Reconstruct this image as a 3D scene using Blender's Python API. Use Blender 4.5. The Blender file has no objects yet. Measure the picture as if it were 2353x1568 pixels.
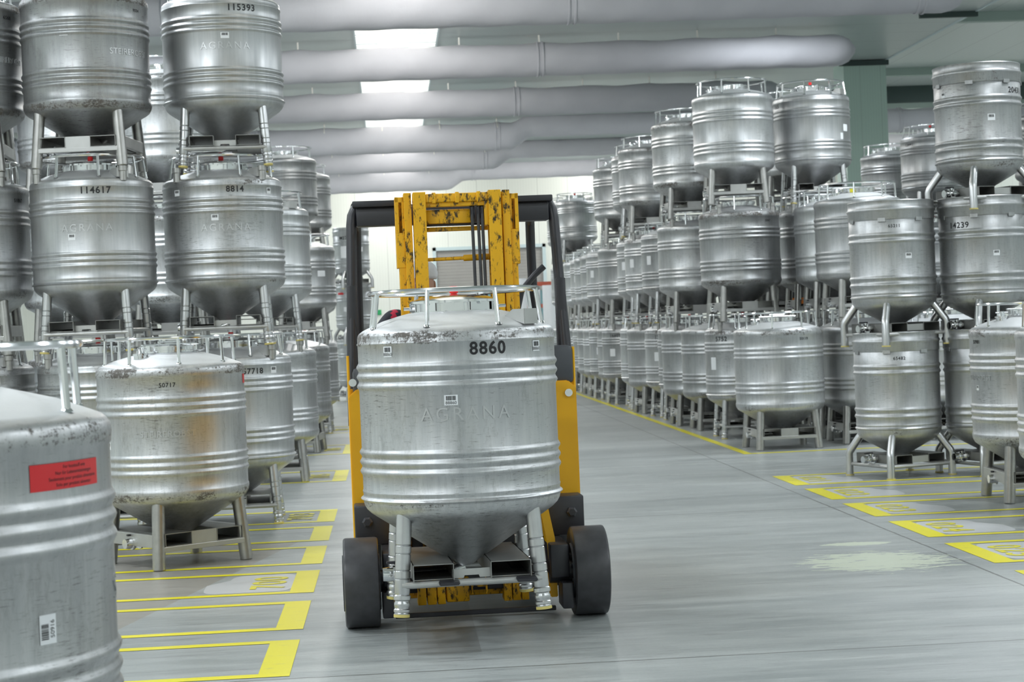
import bpy, bmesh, math, random
from mathutils import Vector, Matrix
random.seed(7)
PI = math.pi
sc = bpy.context.scene
COL = sc.collection

# ------------------------------------------------------------------ camera, world, exposure
cam_d = bpy.data.cameras.new('camera')
cam = bpy.data.objects.new('camera', cam_d)
COL.objects.link(cam)
cam_d.sensor_width = 36.0
cam_d.lens = 4200.0 / 2353.0 * 36.0
cam_d.clip_end = 200
cam_d.clip_start = 0.1
cam.matrix_world = Matrix(((0.99695194, 0.04153546, -0.06604275, 0.0),
                           (-0.066399, 0.00725531, -0.99776677, 0.0),
                           (-0.04096354, 0.99911069, 0.00999111, 1.6),
                           (0, 0, 0, 1)))
cam_d.dof.use_dof = True
cam_d.dof.focus_distance = 9.0
cam_d.dof.aperture_fstop = 7.0
sc.camera = cam
w = bpy.data.worlds.new('world')
sc.world = w
w.use_nodes = True
w.node_tree.nodes['Background'].inputs[0].default_value = (0.75, 0.85, 1.0, 1)
w.node_tree.nodes['Background'].inputs[1].default_value = 0.1
sc.view_settings.view_transform = 'Standard'
sc.view_settings.look = 'None'
sc.view_settings.exposure = 0.12
sc.view_settings.gamma = 1.0
sc.view_settings.use_curve_mapping = False

LIGHT_POWER = 190.0
CEIL = 6.97

# ------------------------------------------------------------------ helpers
def link(o, parent=None):
    COL.objects.link(o)
    if parent is not None:
        o.parent = parent
    return o

def empty(name, loc=(0, 0, 0), rz=0.0):
    o = bpy.data.objects.new(name, None)
    o.empty_display_size = 0.2
    o.location = loc
    o.rotation_euler = (0, 0, rz)
    return link(o)

def tag(o, label=None, cat=None, group=None, kind=None):
    if label: o['label'] = label
    if cat: o['category'] = cat
    if group: o['group'] = group
    if kind: o['kind'] = kind
    return o

def finish(bm, name, mats, smooth=True, angle=35):
    me = bpy.data.meshes.new(name)
    bmesh.ops.recalc_face_normals(bm, faces=bm.faces)
    bm.to_mesh(me)
    bm.free()
    if not isinstance(mats, (list, tuple)): mats = [mats]
    for m in mats: me.materials.append(m)
    if smooth:
        for p in me.polygons: p.use_smooth = True
        me.set_sharp_from_angle(angle=math.radians(angle))
    return me

def obj(name, me, parent=None, loc=None, rot=None):
    o = bpy.data.objects.new(name, me)
    if loc: o.location = loc
    if rot: o.rotation_euler = rot
    return link(o, parent)

def bobj(name, bm, mats, parent=None, **k):
    return obj(name, finish(bm, name, mats, **k), parent)

def lathe(bm, prof, seg=48, M=None, mi=0, closed=False):
    rings = []
    for r, z in prof:
        if r < 1e-5:
            v = bm.verts.new((0, 0, z)); rings.append([v])
        else:
            rings.append([bm.verts.new((r * math.cos(2 * PI * i / seg), r * math.sin(2 * PI * i / seg), z)) for i in range(seg)])
    if M is not None:
        for rg in rings:
            for v in rg: v.co = M @ v.co
    pairs = list(zip(rings[:-1], rings[1:]))
    if closed: pairs.append((rings[-1], rings[0]))
    for a, b in pairs:
        for i in range(seg):
            j = (i + 1) % seg
            if len(a) == 1 and len(b) == 1: continue
            if len(a) == 1: f = bm.faces.new((a[0], b[i], b[j]))
            elif len(b) == 1: f = bm.faces.new((a[i], a[j], b[0]))
            else: f = bm.faces.new((a[i], a[j], b[j], b[i]))
            f.material_index = mi

def align(p0, p1):
    p0 = Vector(p0); p1 = Vector(p1)
    d = (p1 - p0)
    q = d.to_track_quat('Z', 'Y')
    return Matrix.Translation(p0) @ q.to_matrix().to_4x4()

def tube(bm, p0, p1, r, seg=12, mi=0, r2=None):
    L = (Vector(p1) - Vector(p0)).length
    r2 = r if r2 is None else r2
    lathe(bm, [(0, 0), (r, 0), (r2, L), (0, L)], seg, align(p0, p1), mi)

def path_tube(bm, pts, r, seg=10, mi=0, closed=False, radii=None):
    pts = [Vector(p) for p in pts]
    n = len(pts)
    rings = []
    prev = None
    for i, p in enumerate(pts):
        if closed: t = (pts[(i + 1) % n] - pts[i - 1])
        else: t = pts[min(i + 1, n - 1)] - pts[max(i - 1, 0)]
        t.normalize()
        if prev is None:
            up = Vector((0, 0, 1)) if abs(t.z) < 0.9 else Vector((1, 0, 0))
            nrm = (up - t * up.dot(t)).normalized()
        else:
            nrm = (prev - t * prev.dot(t)).normalized()
        prev = nrm
        b = t.cross(nrm)
        rr = radii[i] if radii else r
        rings.append([bm.verts.new(p + nrm * (rr * math.cos(2 * PI * k / seg)) + b * (rr * math.sin(2 * PI * k / seg))) for k in range(seg)])
    m = n if closed else n - 1
    for i in range(m):
        a = rings[i]; c = rings[(i + 1) % n]
        for k in range(seg):
            f = bm.faces.new((a[k], a[(k + 1) % seg], c[(k + 1) % seg], c[k])); f.material_index = mi
    if not closed:
        bm.faces.new(rings[0][::-1]).material_index = mi
        bm.faces.new(rings[-1]).material_index = mi

def arc(cx, cy, cz, r, a0, a1, n, plane='xz'):
    o = []
    for i in range(n + 1):
        a = math.radians(a0 + (a1 - a0) * i / n)
        c, s = r * math.cos(a), r * math.sin(a)
        o.append((cx + c, cy, cz + s) if plane == 'xz' else ((cx + c, cy + s, cz) if plane == 'xy' else (cx, cy + c, cz + s)))
    return o

def box(bm, x0, x1, y0, y1, z0, z1, bev=0.0, M=None, mi=0):
    vs = [bm.verts.new(Vector(c)) for c in ((x0, y0, z0), (x1, y0, z0), (x1, y1, z0), (x0, y1, z0), (x0, y0, z1), (x1, y0, z1), (x1, y1, z1), (x0, y1, z1))]
    fs = [bm.faces.new([vs[i] for i in q]) for q in ((0, 3, 2, 1), (4, 5, 6, 7), (0, 1, 5, 4), (1, 2, 6, 5), (2, 3, 7, 6), (3, 0, 4, 7))]
    for f in fs: f.material_index = mi
    if bev > 0:
        es = list({e for f in fs for e in f.edges})
        r = bmesh.ops.bevel(bm, geom=es, offset=bev, segments=2, affect='EDGES', profile=0.5, clamp_overlap=True)
        vs = list({v for f in r['faces'] for v in f.verts} | {v for v in vs if v.is_valid})
        for f in r['faces']: f.material_index = mi
    if M is not None:
        seen = set()
        for v in vs:
            if v.is_valid: seen.add(v)
        for v in list(seen):
            for f in v.link_faces:
                for u in f.verts: seen.add(u)
        for v in seen: v.co = M @ v.co

def prism(bm, poly, y0, y1, mi=0, axis='y', bev=0.0):
    """poly: list of (a, b); extruded along axis"""
    def P(a, b, t):
        return (a, t, b) if axis == 'y' else ((t, a, b) if axis == 'x' else (a, b, t))
    A = [bm.verts.new(P(a, b, y0)) for a, b in poly]
    B = [bm.verts.new(P(a, b, y1)) for a, b in poly]
    n = len(poly)
    fs = [bm.faces.new(A), bm.faces.new(B[::-1])]
    for i in range(n):
        fs.append(bm.faces.new((A[i], B[i], B[(i + 1) % n], A[(i + 1) % n])))
    for f in fs: f.material_index = mi
    if bev:
        r = bmesh.ops.bevel(bm, geom=list({e for f in fs for e in f.edges}), offset=bev, segments=2, affect='EDGES', clamp_overlap=True)
        for f in r['faces']: f.material_index = mi

def polyflat(bm, pts, z, mi=0):
    bm.faces.new([bm.verts.new((x, y, z)) for x, y in pts]).material_index = mi

_tc = {}
def text_geo(txt, size, extrude=0.0, spacing=1.0, bold=0.0):
    key = (txt, size, extrude, spacing, bold)
    if key in _tc: return _tc[key]
    cu = bpy.data.curves.new('t', 'FONT')
    cu.body = txt; cu.size = size; cu.extrude = extrude; cu.offset = bold * size; cu.space_character = spacing
    cu.align_x = 'CENTER'; cu.align_y = 'CENTER'; cu.resolution_u = 3
    o = bpy.data.objects.new('t', cu)
    me = o.to_mesh()
    vs = [v.co.copy() for v in me.vertices]
    fs = [tuple(p.vertices) for p in me.polygons]
    o.to_mesh_clear()
    bpy.data.objects.remove(o); bpy.data.curves.remove(cu)
    _tc[key] = (vs, fs)
    return vs, fs

def text_into(bm, txt, size, fn, extrude=0.0, spacing=1.0, mi=0, bold=0.0):
    vs, fs = text_geo(txt, size, extrude, spacing, bold)
    nv = [bm.verts.new(fn(v)) for v in vs]
    for f in fs:
        try: bm.faces.new([nv[i] for i in f]).material_index = mi
        except ValueError: pass

# ------------------------------------------------------------------ materials
def new_mat(name):
    m = bpy.data.materials.new(name); m.use_nodes = True
    nt = m.node_tree
    return m, nt, nt.nodes['Principled BSDF']

def N(nt, t, **k):
    n = nt.nodes.new(t)
    for a, b in k.items(): setattr(n, a, b)
    return n

def plain(name, c, rough=0.5, metal=0.0, spec=None, emit=None, es=0.0, coat=0.0, noise=0.0, nscale=20):
    m, nt, p = new_mat(name)
    p.inputs['Base Color'].default_value = (*c, 1)
    p.inputs['Roughness'].default_value = rough
    p.inputs['Metallic'].default_value = metal
    if coat: p.inputs['Coat Weight'].default_value = coat
    if emit:
        p.inputs['Emission Color'].default_value = (*emit, 1)
        p.inputs['Emission Strength'].default_value = es
    if noise:
        tc = N(nt, 'ShaderNodeTexCoord'); nz = N(nt, 'ShaderNodeTexNoise')
        nz.inputs['Scale'].default_value = nscale; nz.inputs['Detail'].default_value = 5
        nt.links.new(tc.outputs['Object'], nz.inputs['Vector'])
        mx = N(nt, 'ShaderNodeMix', data_type='RGBA')
        mx.inputs['A'].default_value = (*[x * (1 - noise) for x in c], 1)
        mx.inputs['B'].default_value = (*[min(1, x * (1 + noise)) for x in c], 1)
        nt.links.new(nz.outputs['Fac'], mx.inputs['Factor'])
        nt.links.new(mx.outputs['Result'], p.inputs['Base Color'])
    return m

def ramp(nt, stops, src=None, interp='LINEAR'):
    r = N(nt, 'ShaderNodeValToRGB')
    r.color_ramp.interpolation = interp
    el = r.color_ramp.elements
    while len(el) > 1: el.remove(el[-1])
    el[0].position = stops[0][0]; v = stops[0][1]
    el[0].color = (v, v, v, 1) if not isinstance(v, tuple) else (*v, 1)
    for pos, v in stops[1:]:
        e = el.new(pos); e.color = (v, v, v, 1) if not isinstance(v, tuple) else (*v, 1)
    if src is not None: nt.links.new(src, r.inputs['Fac'])
    return r

def math_n(nt, op, a, b=None, clamp=False):
    n = N(nt, 'ShaderNodeMath', operation=op); n.use_clamp = clamp
    for i, x in enumerate((a, b)):
        if x is None: continue
        if isinstance(x, (int, float)): n.inputs[i].default_value = x
        else: nt.links.new(x, n.inputs[i])
    return n.outputs[0]

def noise_n(nt, vec, scale, detail=4, rough=0.55, mapping=None, w4=None):
    if mapping:
        mp = N(nt, 'ShaderNodeMapping'); mp.inputs['Scale'].default_value = mapping
        nt.links.new(vec, mp.inputs['Vector']); vec = mp.outputs[0]
    n = N(nt, 'ShaderNodeTexNoise'); n.inputs['Scale'].default_value = scale
    n.inputs['Detail'].default_value = detail; n.inputs['Roughness'].default_value = rough
    nt.links.new(vec, n.inputs['Vector'])
    return n.outputs['Fac']

def mixc(nt, fac, a, b, blend='MIX'):
    m = N(nt, 'ShaderNodeMix', data_type='RGBA', blend_type=blend)
    for k, x in (('Factor', fac), ('A', a), ('B', b)):
        if isinstance(x, tuple): m.inputs[k].default_value = (*x, 1)
        elif isinstance(x, (int, float)): m.inputs[k].default_value = x
        else: nt.links.new(x, m.inputs[k])
    return m.outputs['Result']

def steel_body(name, bands, zmax=1.7):
    m, nt, p = new_mat(name)
    tc = N(nt, 'ShaderNodeTexCoord'); oi = N(nt, 'ShaderNodeObjectInfo')
    rnd = oi.outputs['Random']
    off = N(nt, 'ShaderNodeVectorMath', operation='ADD')
    cmb = N(nt, 'ShaderNodeCombineXYZ')
    nt.links.new(math_n(nt, 'MULTIPLY', rnd, 37.0), cmb.inputs[0]); nt.links.new(math_n(nt, 'MULTIPLY', rnd, 91.0), cmb.inputs[1])
    nt.links.new(tc.outputs['Object'], off.inputs[0]); nt.links.new(cmb.outputs[0], off.inputs[1])
    vec = off.outputs[0]
    sep = N(nt, 'ShaderNodeSeparateXYZ'); nt.links.new(tc.outputs['Object'], sep.inputs[0])
    csep = N(nt, 'ShaderNodeSeparateColor'); nt.links.new(oi.outputs['Color'], csep.inputs[0])
    dirt_amt = csep.outputs[0]; bright = csep.outputs[1]
    z = math_n(nt, 'DIVIDE', sep.outputs[2], zmax)
    stops = [(0, 0.05)]
    for c, hw, v in bands:
        stops += [((c - hw) / zmax, 0.12), ((c - hw * 0.4) / zmax, v), ((c + hw * 0.4) / zmax, v), ((c + hw) / zmax, 0.12)]
    stops = sorted(stops) + [(1, 0.0)]
    band = ramp(nt, stops, z).outputs[0]
    nf = noise_n(nt, vec, 55, 6, 0.8)
    nh = noise_n(nt, vec, 13, 8, 0.8, mapping=(1, 1, 3))
    nm = math_n(nt, 'MULTIPLY', math_n(nt, 'ADD', nf, nh), 0.5)
    thr = math_n(nt, 'SUBTRACT', 0.80, math_n(nt, 'MULTIPLY', math_n(nt, 'MULTIPLY', band, 0.30), math_n(nt, 'ADD', math_n(nt, 'MULTIPLY', dirt_amt, 0.75), 0.2)))
    clump = noise_n(nt, vec, 3.2, 3, 0.6)
    thr = math_n(nt, 'ADD', thr, math_n(nt, 'MULTIPLY', math_n(nt, 'SUBTRACT', 0.56, clump), 0.42))
    dm = math_n(nt, 'MULTIPLY', math_n(nt, 'SUBTRACT', math_n(nt, 'ADD', nm, 0.06), thr), 14.0, True)
    # scratches: thin horizontal and vertical worn marks
    s1 = noise_n(nt, vec, 16, 5, 0.75, mapping=(1, 1, 9))
    big = noise_n(nt, vec, 2.2, 2, 0.5)
    s1m = math_n(nt, 'MULTIPLY', math_n(nt, 'SUBTRACT', math_n(nt, 'ADD', s1, math_n(nt, 'MULTIPLY', big, 0.3)), 0.735), 8.0, True)
    s1m = math_n(nt, 'MULTIPLY', s1m, dirt_amt)
    streak = noise_n(nt, vec, 7, 5, 0.65, mapping=(4, 4, 0.25))
    patch = noise_n(nt, vec, 3.0, 3, 0.5)
    base = mixc(nt, ramp(nt, [(0.3, 0.0), (0.7, 1.0)], streak).outputs[0], (0.50, 0.515, 0.53), (0.64, 0.65, 0.655))
    base = mixc(nt, math_n(nt, 'MULTIPLY', ramp(nt, [(0.35, 0.0), (0.65, 1.0)], patch).outputs[0], 0.3), base, (0.46, 0.455, 0.44))
    base = mixc(nt, 1.0, base, ramp(nt, [(0, 0.62), (1, 1.12)], bright).outputs[0], 'MULTIPLY')
    smn = noise_n(nt, vec, 4.5, 9, 0.82, mapping=(2.4, 2.4, 0.8))
    smm = math_n(nt, 'MULTIPLY', math_n(nt, 'MULTIPLY', math_n(nt, 'SUBTRACT', smn, 0.53), 7.0, True), math_n(nt, 'MULTIPLY', dirt_amt, 0.5))
    base = mixc(nt, smm, base, (0.22, 0.212, 0.20))
    fine = noise_n(nt, vec, 30, 6, 0.8, mapping=(2.5, 2.5, 0.35))
    base = mixc(nt, math_n(nt, 'MULTIPLY', math_n(nt, 'MULTIPLY', math_n(nt, 'SUBTRACT', fine, 0.56), 8.0, True), math_n(nt, 'MULTIPLY', dirt_amt, 0.35)), base, (0.22, 0.215, 0.21))
    dcol = mixc(nt, noise_n(nt, vec, 14, 2), (0.025, 0.023, 0.022), (0.11, 0.085, 0.06))
    base = mixc(nt, math_n(nt, 'MULTIPLY', s1m, 0.75), base, (0.10, 0.09, 0.08))
    base = mixc(nt, math_n(nt, 'MULTIPLY', dm, 0.85), base, dcol)
    dome = math_n(nt, 'MULTIPLY', math_n(nt, 'SUBTRACT', sep.outputs[2], 1.395), 60.0, True)
    base = mixc(nt, math_n(nt, 'MULTIPLY', dome, 0.8), base, (0.86, 0.87, 0.88))  # cleaner dome; its reflected ceiling light is painted in as near-white
    nt.links.new(base, p.inputs['Base Color'])
    mt = math_n(nt, 'SUBTRACT', 0.93, math_n(nt, 'MULTIPLY', dm, 0.75))
    nt.links.new(mt, p.inputs['Metallic'])
    ro = math_n(nt, 'ADD', 0.34, math_n(nt, 'MULTIPLY', noise_n(nt, vec, 5, 4, 0.6, mapping=(3, 3, 0.6)), 0.16))
    ro = math_n(nt, 'ADD', ro, math_n(nt, 'MULTIPLY', dm, 0.3))
    ro = math_n(nt, 'ADD', ro, math_n(nt, 'MULTIPLY', dome, 0.12))
    nt.links.new(ro, p.inputs['Roughness'])
    bp = N(nt, 'ShaderNodeBump'); bp.inputs['Strength'].default_value = 0.12; bp.inputs['Distance'].default_value = 0.01
    nt.links.new(noise_n(nt, vec, 3.5, 3, 0.5), bp.inputs['Height'])
    nt.links.new(bp.outputs[0], p.inputs['Normal'])
    return m

M = {}
M['bodyA'] = steel_body('satin_steel_body', [(0.54, 0.03, 0.9), (1.365, 0.055, 0.95), (0.64, 0.05, 0.35)])
M['bodyB'] = steel_body('worn_steel_body', [(0.495, 0.06, 1.0), (1.36, 0.06, 1.0), (0.61, 0.05, 0.5), (1.25, 0.05, 0.4)])
M['bodyC'] = steel_body('dull_steel_body', [(0.42, 0.08, 0.8), (1.22, 0.1, 0.6), (1.1, 0.05, 0.5)])
M['bright'] = plain('polished_steel', (0.78, 0.79, 0.8), 0.14, 1.0)
M['tube'] = plain('satin_tube_steel', (0.58, 0.585, 0.59), 0.3, 0.95, noise=0.12, nscale=14)
M['tubeB'] = plain('dull_tube_steel', (0.43, 0.425, 0.41), 0.36, 0.9, noise=0.25, nscale=18)
M['plate'] = plain('grey_plate_steel', (0.50, 0.50, 0.49), 0.42, 0.85, noise=0.15, nscale=9)
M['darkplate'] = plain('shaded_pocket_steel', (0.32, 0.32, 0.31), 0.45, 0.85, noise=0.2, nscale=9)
M['red'] = plain('red_plastic', (0.75, 0.02, 0.02), 0.35)
M['redlabel'] = plain('red_label_vinyl', (0.68, 0.025, 0.03), 0.4)
M['yellowfoot'] = plain('yellow_foot_plastic', (0.62, 0.52, 0.17), 0.6)
M['black'] = plain('black_print', (0.012, 0.012, 0.014), 0.5)
M['white'] = plain('white_paper', (0.82, 0.84, 0.86), 0.5)
M['emboss'] = plain('embossed_steel', (0.57, 0.575, 0.58), 0.36, 0.93)
M['rubber'] = plain('black_rubber', (0.05, 0.05, 0.056), 0.36, noise=0.55, nscale=16)
M['blackmetal'] = plain('black_painted_metal', (0.028, 0.028, 0.034), 0.38, noise=0.3, nscale=6)
M['darkgrey'] = plain('dark_grey_plastic', (0.06, 0.065, 0.075), 0.45, noise=0.2, nscale=6)
M['orange'] = plain('orange_card', (0.85, 0.25, 0.04), 0.6)
M['tagyellow'] = plain('yellow_tag', (0.85, 0.75, 0.03), 0.5)
M['green'] = plain('green_sign', (0.02, 0.35, 0.12), 0.5)

def yellow_mat(name, wear, c=(0.88, 0.47, 0.004)):
    m, nt, p = new_mat(name)
    tc = N(nt, 'ShaderNodeTexCoord'); v = tc.outputs['Object']
    a = noise_n(nt, v, 34, 7, 0.72, mapping=(1, 1, 0.45))
    b = noise_n(nt, v, 5, 3, 0.5)
    s = math_n(nt, 'ADD', a, math_n(nt, 'MULTIPLY', b, 0.35))
    g = math_n(nt, 'MULTIPLY', math_n(nt, 'SUBTRACT', s, 0.86 - 0.15 * wear), 11.0, True)
    base = mixc(nt, noise_n(nt, v, 3, 3), c, (c[0] * 0.85, c[1] * 0.8, c[2]))
    nt.links.new(mixc(nt, math_n(nt, 'MULTIPLY', g, min(1, wear)), base, (0.03, 0.02, 0.008)), p.inputs['Base Color'])
    p.inputs['Roughness'].default_value = 0.42
    return m
M['yel'] = yellow_mat('yellow_paint', 0.12)
M['yelworn'] = yellow_mat('worn_greasy_yellow_paint', 1.0)

# floor
def floor_mat():
    m, nt, p = new_mat('sealed_concrete')
    tc = N(nt, 'ShaderNodeTexCoord'); v = tc.outputs['Object']
    n1 = noise_n(nt, v, 0.35, 5, 0.6, mapping=(0.5, 1.6, 1))
    n2 = noise_n(nt, v, 2.2, 7, 0.7, mapping=(0.35, 2.6, 1))
    n3 = noise_n(nt, v, 60, 3, 0.6)
    base = mixc(nt, ramp(nt, [(0.35, 0.0), (0.65, 1.0)], n1).outputs[0], (0.24, 0.265, 0.265), (0.41, 0.435, 0.43))
    base = mixc(nt, math_n(nt, 'MULTIPLY', ramp(nt, [(0.42, 0.0), (0.7, 1.0)], n2).outputs[0], 0.55), base, (0.52, 0.54, 0.53))
    dk = noise_n(nt, v, 5, 8, 0.78, mapping=(0.3, 3.2, 1))
    base = mixc(nt, math_n(nt, 'MULTIPLY', math_n(nt, 'MULTIPLY', math_n(nt, 'MULTIPLY', math_n(nt, 'SUBTRACT', dk, 0.535), 7.0, True), .9), .95), base, (0.19, 0.195, 0.20))
    base = mixc(nt, math_n(nt, 'MULTIPLY', ramp(nt, [(0.45, 0.0), (0.75, 1.0)], n3).outputs[0], 0.12), base, (0.12, 0.12, 0.12))
    f2 = noise_n(nt, v, 16, 8, 0.8, mapping=(0.35, 3.5, 1))
    base = mixc(nt, math_n(nt, 'MULTIPLY', math_n(nt, 'MULTIPLY', math_n(nt, 'SUBTRACT', f2, 0.56), 10.0, True), .55), base, (0.15, 0.155, 0.16))
    f3 = noise_n(nt, v, 9, 6, 0.75, mapping=(0.3, 4.5, 1))
    base = mixc(nt, math_n(nt, 'MULTIPLY', math_n(nt, 'MULTIPLY', math_n(nt, 'SUBTRACT', f3, 0.57), 8.0, True), .6), base, (0.62, 0.64, 0.62))
    sep = N(nt, 'ShaderNodeSeparateXYZ'); nt.links.new(v, sep.inputs[0])
    wob = noise_n(nt, v, 6, 4, 0.6)
    def line(coord, at, hw, wobble=0.02):
        d = math_n(nt, 'ABSOLUTE', math_n(nt, 'SUBTRACT', math_n(nt, 'ADD', coord, math_n(nt, 'MULTIPLY', math_n(nt, 'SUBTRACT', wob, 0.5), wobble)), at))
        return math_n(nt, 'LESS_THAN', d, hw)
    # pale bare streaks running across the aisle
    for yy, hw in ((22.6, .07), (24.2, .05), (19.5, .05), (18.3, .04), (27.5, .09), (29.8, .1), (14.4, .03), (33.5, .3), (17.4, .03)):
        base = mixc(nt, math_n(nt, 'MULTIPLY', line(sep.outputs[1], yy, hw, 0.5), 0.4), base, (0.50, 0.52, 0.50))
    # joints
    jm = line(sep.outputs[0], 3.50, 0.008)
    for yy in (8.47, 14.6, 20.8, 27.0, 33.2):
        jm = math_n(nt, 'MAXIMUM', jm, line(sep.outputs[1], yy, 0.009 if yy < 10 else 0.012))
    jm = math_n(nt, 'MAXIMUM', jm, line(sep.outputs[0], -4.3, 0.01))
    base = mixc(nt, math_n(nt, 'MULTIPLY', jm, 0.75), base, (0.09, 0.09, 0.085))
    # worn pale paint patch; then container shade painted in as brown floor
    def blob(cx, cy, rx, ry, th, sc_=9):
        dx = math_n(nt, 'DIVIDE', math_n(nt, 'SUBTRACT', sep.outputs[0], cx), rx)
        dy = math_n(nt, 'DIVIDE', math_n(nt, 'SUBTRACT', sep.outputs[1], cy), ry)
        d = math_n(nt, 'ADD', math_n(nt, 'MULTIPLY', dx, dx), math_n(nt, 'MULTIPLY', dy, dy))
        d = math_n(nt, 'ADD', d, math_n(nt, 'MULTIPLY', math_n(nt, 'SUBTRACT', noise_n(nt, v, sc_, 6, 0.7, mapping=(0.6, 1.6, 1)), 0.5), th))
        return math_n(nt, 'LESS_THAN', d, 1.0)
    pm = math_n(nt, 'MAXIMUM', blob(3.0, 11.35, 0.42, 0.42, 7), blob(3.1, 12.25, 0.22, 0.1, 3))
    base = mixc(nt, math_n(nt, 'MULTIPLY', pm, 0.9), base, (0.60, 0.65, 0.52))
    bx = math_n(nt, 'MULTIPLY', math_n(nt, 'LESS_THAN', sep.outputs[0], math_n(nt, 'ADD', math_n(nt, 'MULTIPLY', math_n(nt, 'SUBTRACT', sep.outputs[1], 8.8), 0.21), -1.85)), math_n(nt, 'LESS_THAN', sep.outputs[1], 14))
    base = mixc(nt, math_n(nt, 'MULTIPLY', bx, 0.6), base, mixc(nt, n2, (0.20, 0.17, 0.13), (0.32, 0.28, 0.23)))
    # dark reflection below the truck, painted into the floor colour
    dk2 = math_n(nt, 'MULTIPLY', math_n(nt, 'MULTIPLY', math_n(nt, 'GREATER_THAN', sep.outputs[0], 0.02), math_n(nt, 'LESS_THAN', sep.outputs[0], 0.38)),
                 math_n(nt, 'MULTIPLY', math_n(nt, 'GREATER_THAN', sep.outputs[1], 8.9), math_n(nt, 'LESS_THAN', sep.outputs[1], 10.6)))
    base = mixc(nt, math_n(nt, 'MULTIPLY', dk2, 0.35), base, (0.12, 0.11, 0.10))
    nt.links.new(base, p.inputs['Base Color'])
    ro = math_n(nt, 'ADD', 0.20, math_n(nt, 'MULTIPLY', n2, 0.28))
    nt.links.new(ro, p.inputs['Roughness'])
    p.inputs['Specular IOR Level'].default_value = 0.6
    bp = N(nt, 'ShaderNodeBump'); bp.inputs['Strength'].default_value = 0.08; bp.inputs['Distance'].default_value = 0.01
    nt.links.new(n2, bp.inputs['Height']); nt.links.new(bp.outputs[0], p.inputs['Normal'])
    return m
M['floor'] = floor_mat()

def paint_mat(name, c, wear=0.5):
    m, nt, p = new_mat(name)
    tc = N(nt, 'ShaderNodeTexCoord'); v = tc.outputs['Object']
    n = noise_n(nt, v, 6, 8, 0.8, mapping=(0.6, 3, 1))
    k = math_n(nt, 'MULTIPLY', math_n(nt, 'SUBTRACT', n, 0.60 - 0.04 * wear), 12.0, True)
    nt.links.new(mixc(nt, math_n(nt, 'MULTIPLY', k, 0.55), c, (0.30, 0.31, 0.27)), p.inputs['Base Color'])
    p.inputs['Roughness'].default_value = 0.33
    return m
M['line'] = paint_mat('yellow_floor_paint', (0.82, 0.73, 0.005))
M['line2'] = paint_mat('yellow_floor_number_paint', (0.76, 0.68, 0.02), 1.5)
M['numpatch'] = paint_mat('pale_grey_floor_patch', (0.55, 0.56, 0.57), 0)

def panel_mat(name, c, axis=0, pitch=1.0, rough=0.4, rib=0.1):
    m, nt, p = new_mat(name)
    tc = N(nt, 'ShaderNodeTexCoord'); sep = N(nt, 'ShaderNodeSeparateXYZ'); nt.links.new(tc.outputs['Object'], sep.inputs[0])
    fr = math_n(nt, 'FRACT', math_n(nt, 'DIVIDE', sep.outputs[axis], pitch))
    ln = math_n(nt, 'LESS_THAN', fr, 0.02)
    fr2 = math_n(nt, 'FRACT', math_n(nt, 'DIVIDE', sep.outputs[axis], rib))
    ln2 = math_n(nt, 'LESS_THAN', fr2, 0.16)
    base = mixc(nt, math_n(nt, 'MULTIPLY', ln, 0.45), c, (c[0] * 0.4, c[1] * 0.4, c[2] * 0.4))
    base = mixc(nt, math_n(nt, 'MULTIPLY', ln2, 0.10), base, (c[0] * 0.5, c[1] * 0.5, c[2] * 0.5))
    nt.links.new(base, p.inputs['Base Color'])
    p.inputs['Roughness'].default_value = rough
    return m
M['wall'] = panel_mat('white_sandwich_panel', (0.80, 0.82, 0.76), 0, 1.1)
M['wall_y'] = panel_mat('white_sandwich_panel_side', (0.74, 0.78, 0.74), 1, 1.1)
M['ceil'] = panel_mat('white_ceiling_panel', (0.50, 0.56, 0.55), 1, 1.1, 0.35, 0.12)
M['ceilx'] = panel_mat('white_ceiling_panel_across', (0.60, 0.66, 0.64), 0, 1.1, 0.3, 0.12)
M['pillar'] = panel_mat('pale_green_panel', (0.50, 0.66, 0.58), 0, 0.45, 0.4, 0.06)
M['beamgreen'] = plain('green_grey_beam', (0.42, 0.52, 0.47), 0.5)
M['dark'] = plain('dark_gap', (0.05, 0.075, 0.07), 0.7)
M['shutter'] = plain('grey_shutter', (0.33, 0.32, 0.30), 0.5, noise=0.08, nscale=3)
M['frame'] = plain('pale_blue_frame', (0.55, 0.66, 0.68), 0.4)
M['teal'] = plain('teal_strip_curtain', (0.17, 0.33, 0.36), 0.4, noise=0.3, nscale=2)
M['rackred'] = plain('red_rack_paint', (0.45, 0.09, 0.05), 0.5)
def fabric_mat():
    m, nt, p = new_mat('grey_duct_fabric')
    tc = N(nt, 'ShaderNodeTexCoord'); v = tc.outputs['Object']
    n = noise_n(nt, v, 2.0, 4, 0.5)
    base = mixc(nt, n, (0.50, 0.50, 0.54), (0.60, 0.60, 0.64))
    nt.links.new(base, p.inputs['Base Color'])
    p.inputs['Roughness'].default_value = 0.8
    p.inputs['Sheen Weight'].default_value = 0.15
    bp = N(nt, 'ShaderNodeBump'); bp.inputs['Strength'].default_value = 0.15; bp.inputs['Distance'].default_value = 0.02
    nt.links.new(noise_n(nt, v, 6, 4, 0.6, mapping=(1.2, 0.4, 0.4)), bp.inputs['Height']); nt.links.new(bp.outputs[0], p.inputs['Normal'])
    return m
M['fabric'] = fabric_mat()
M['hook'] = plain('white_strap', (0.85, 0.84, 0.78), 0.5)

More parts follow.
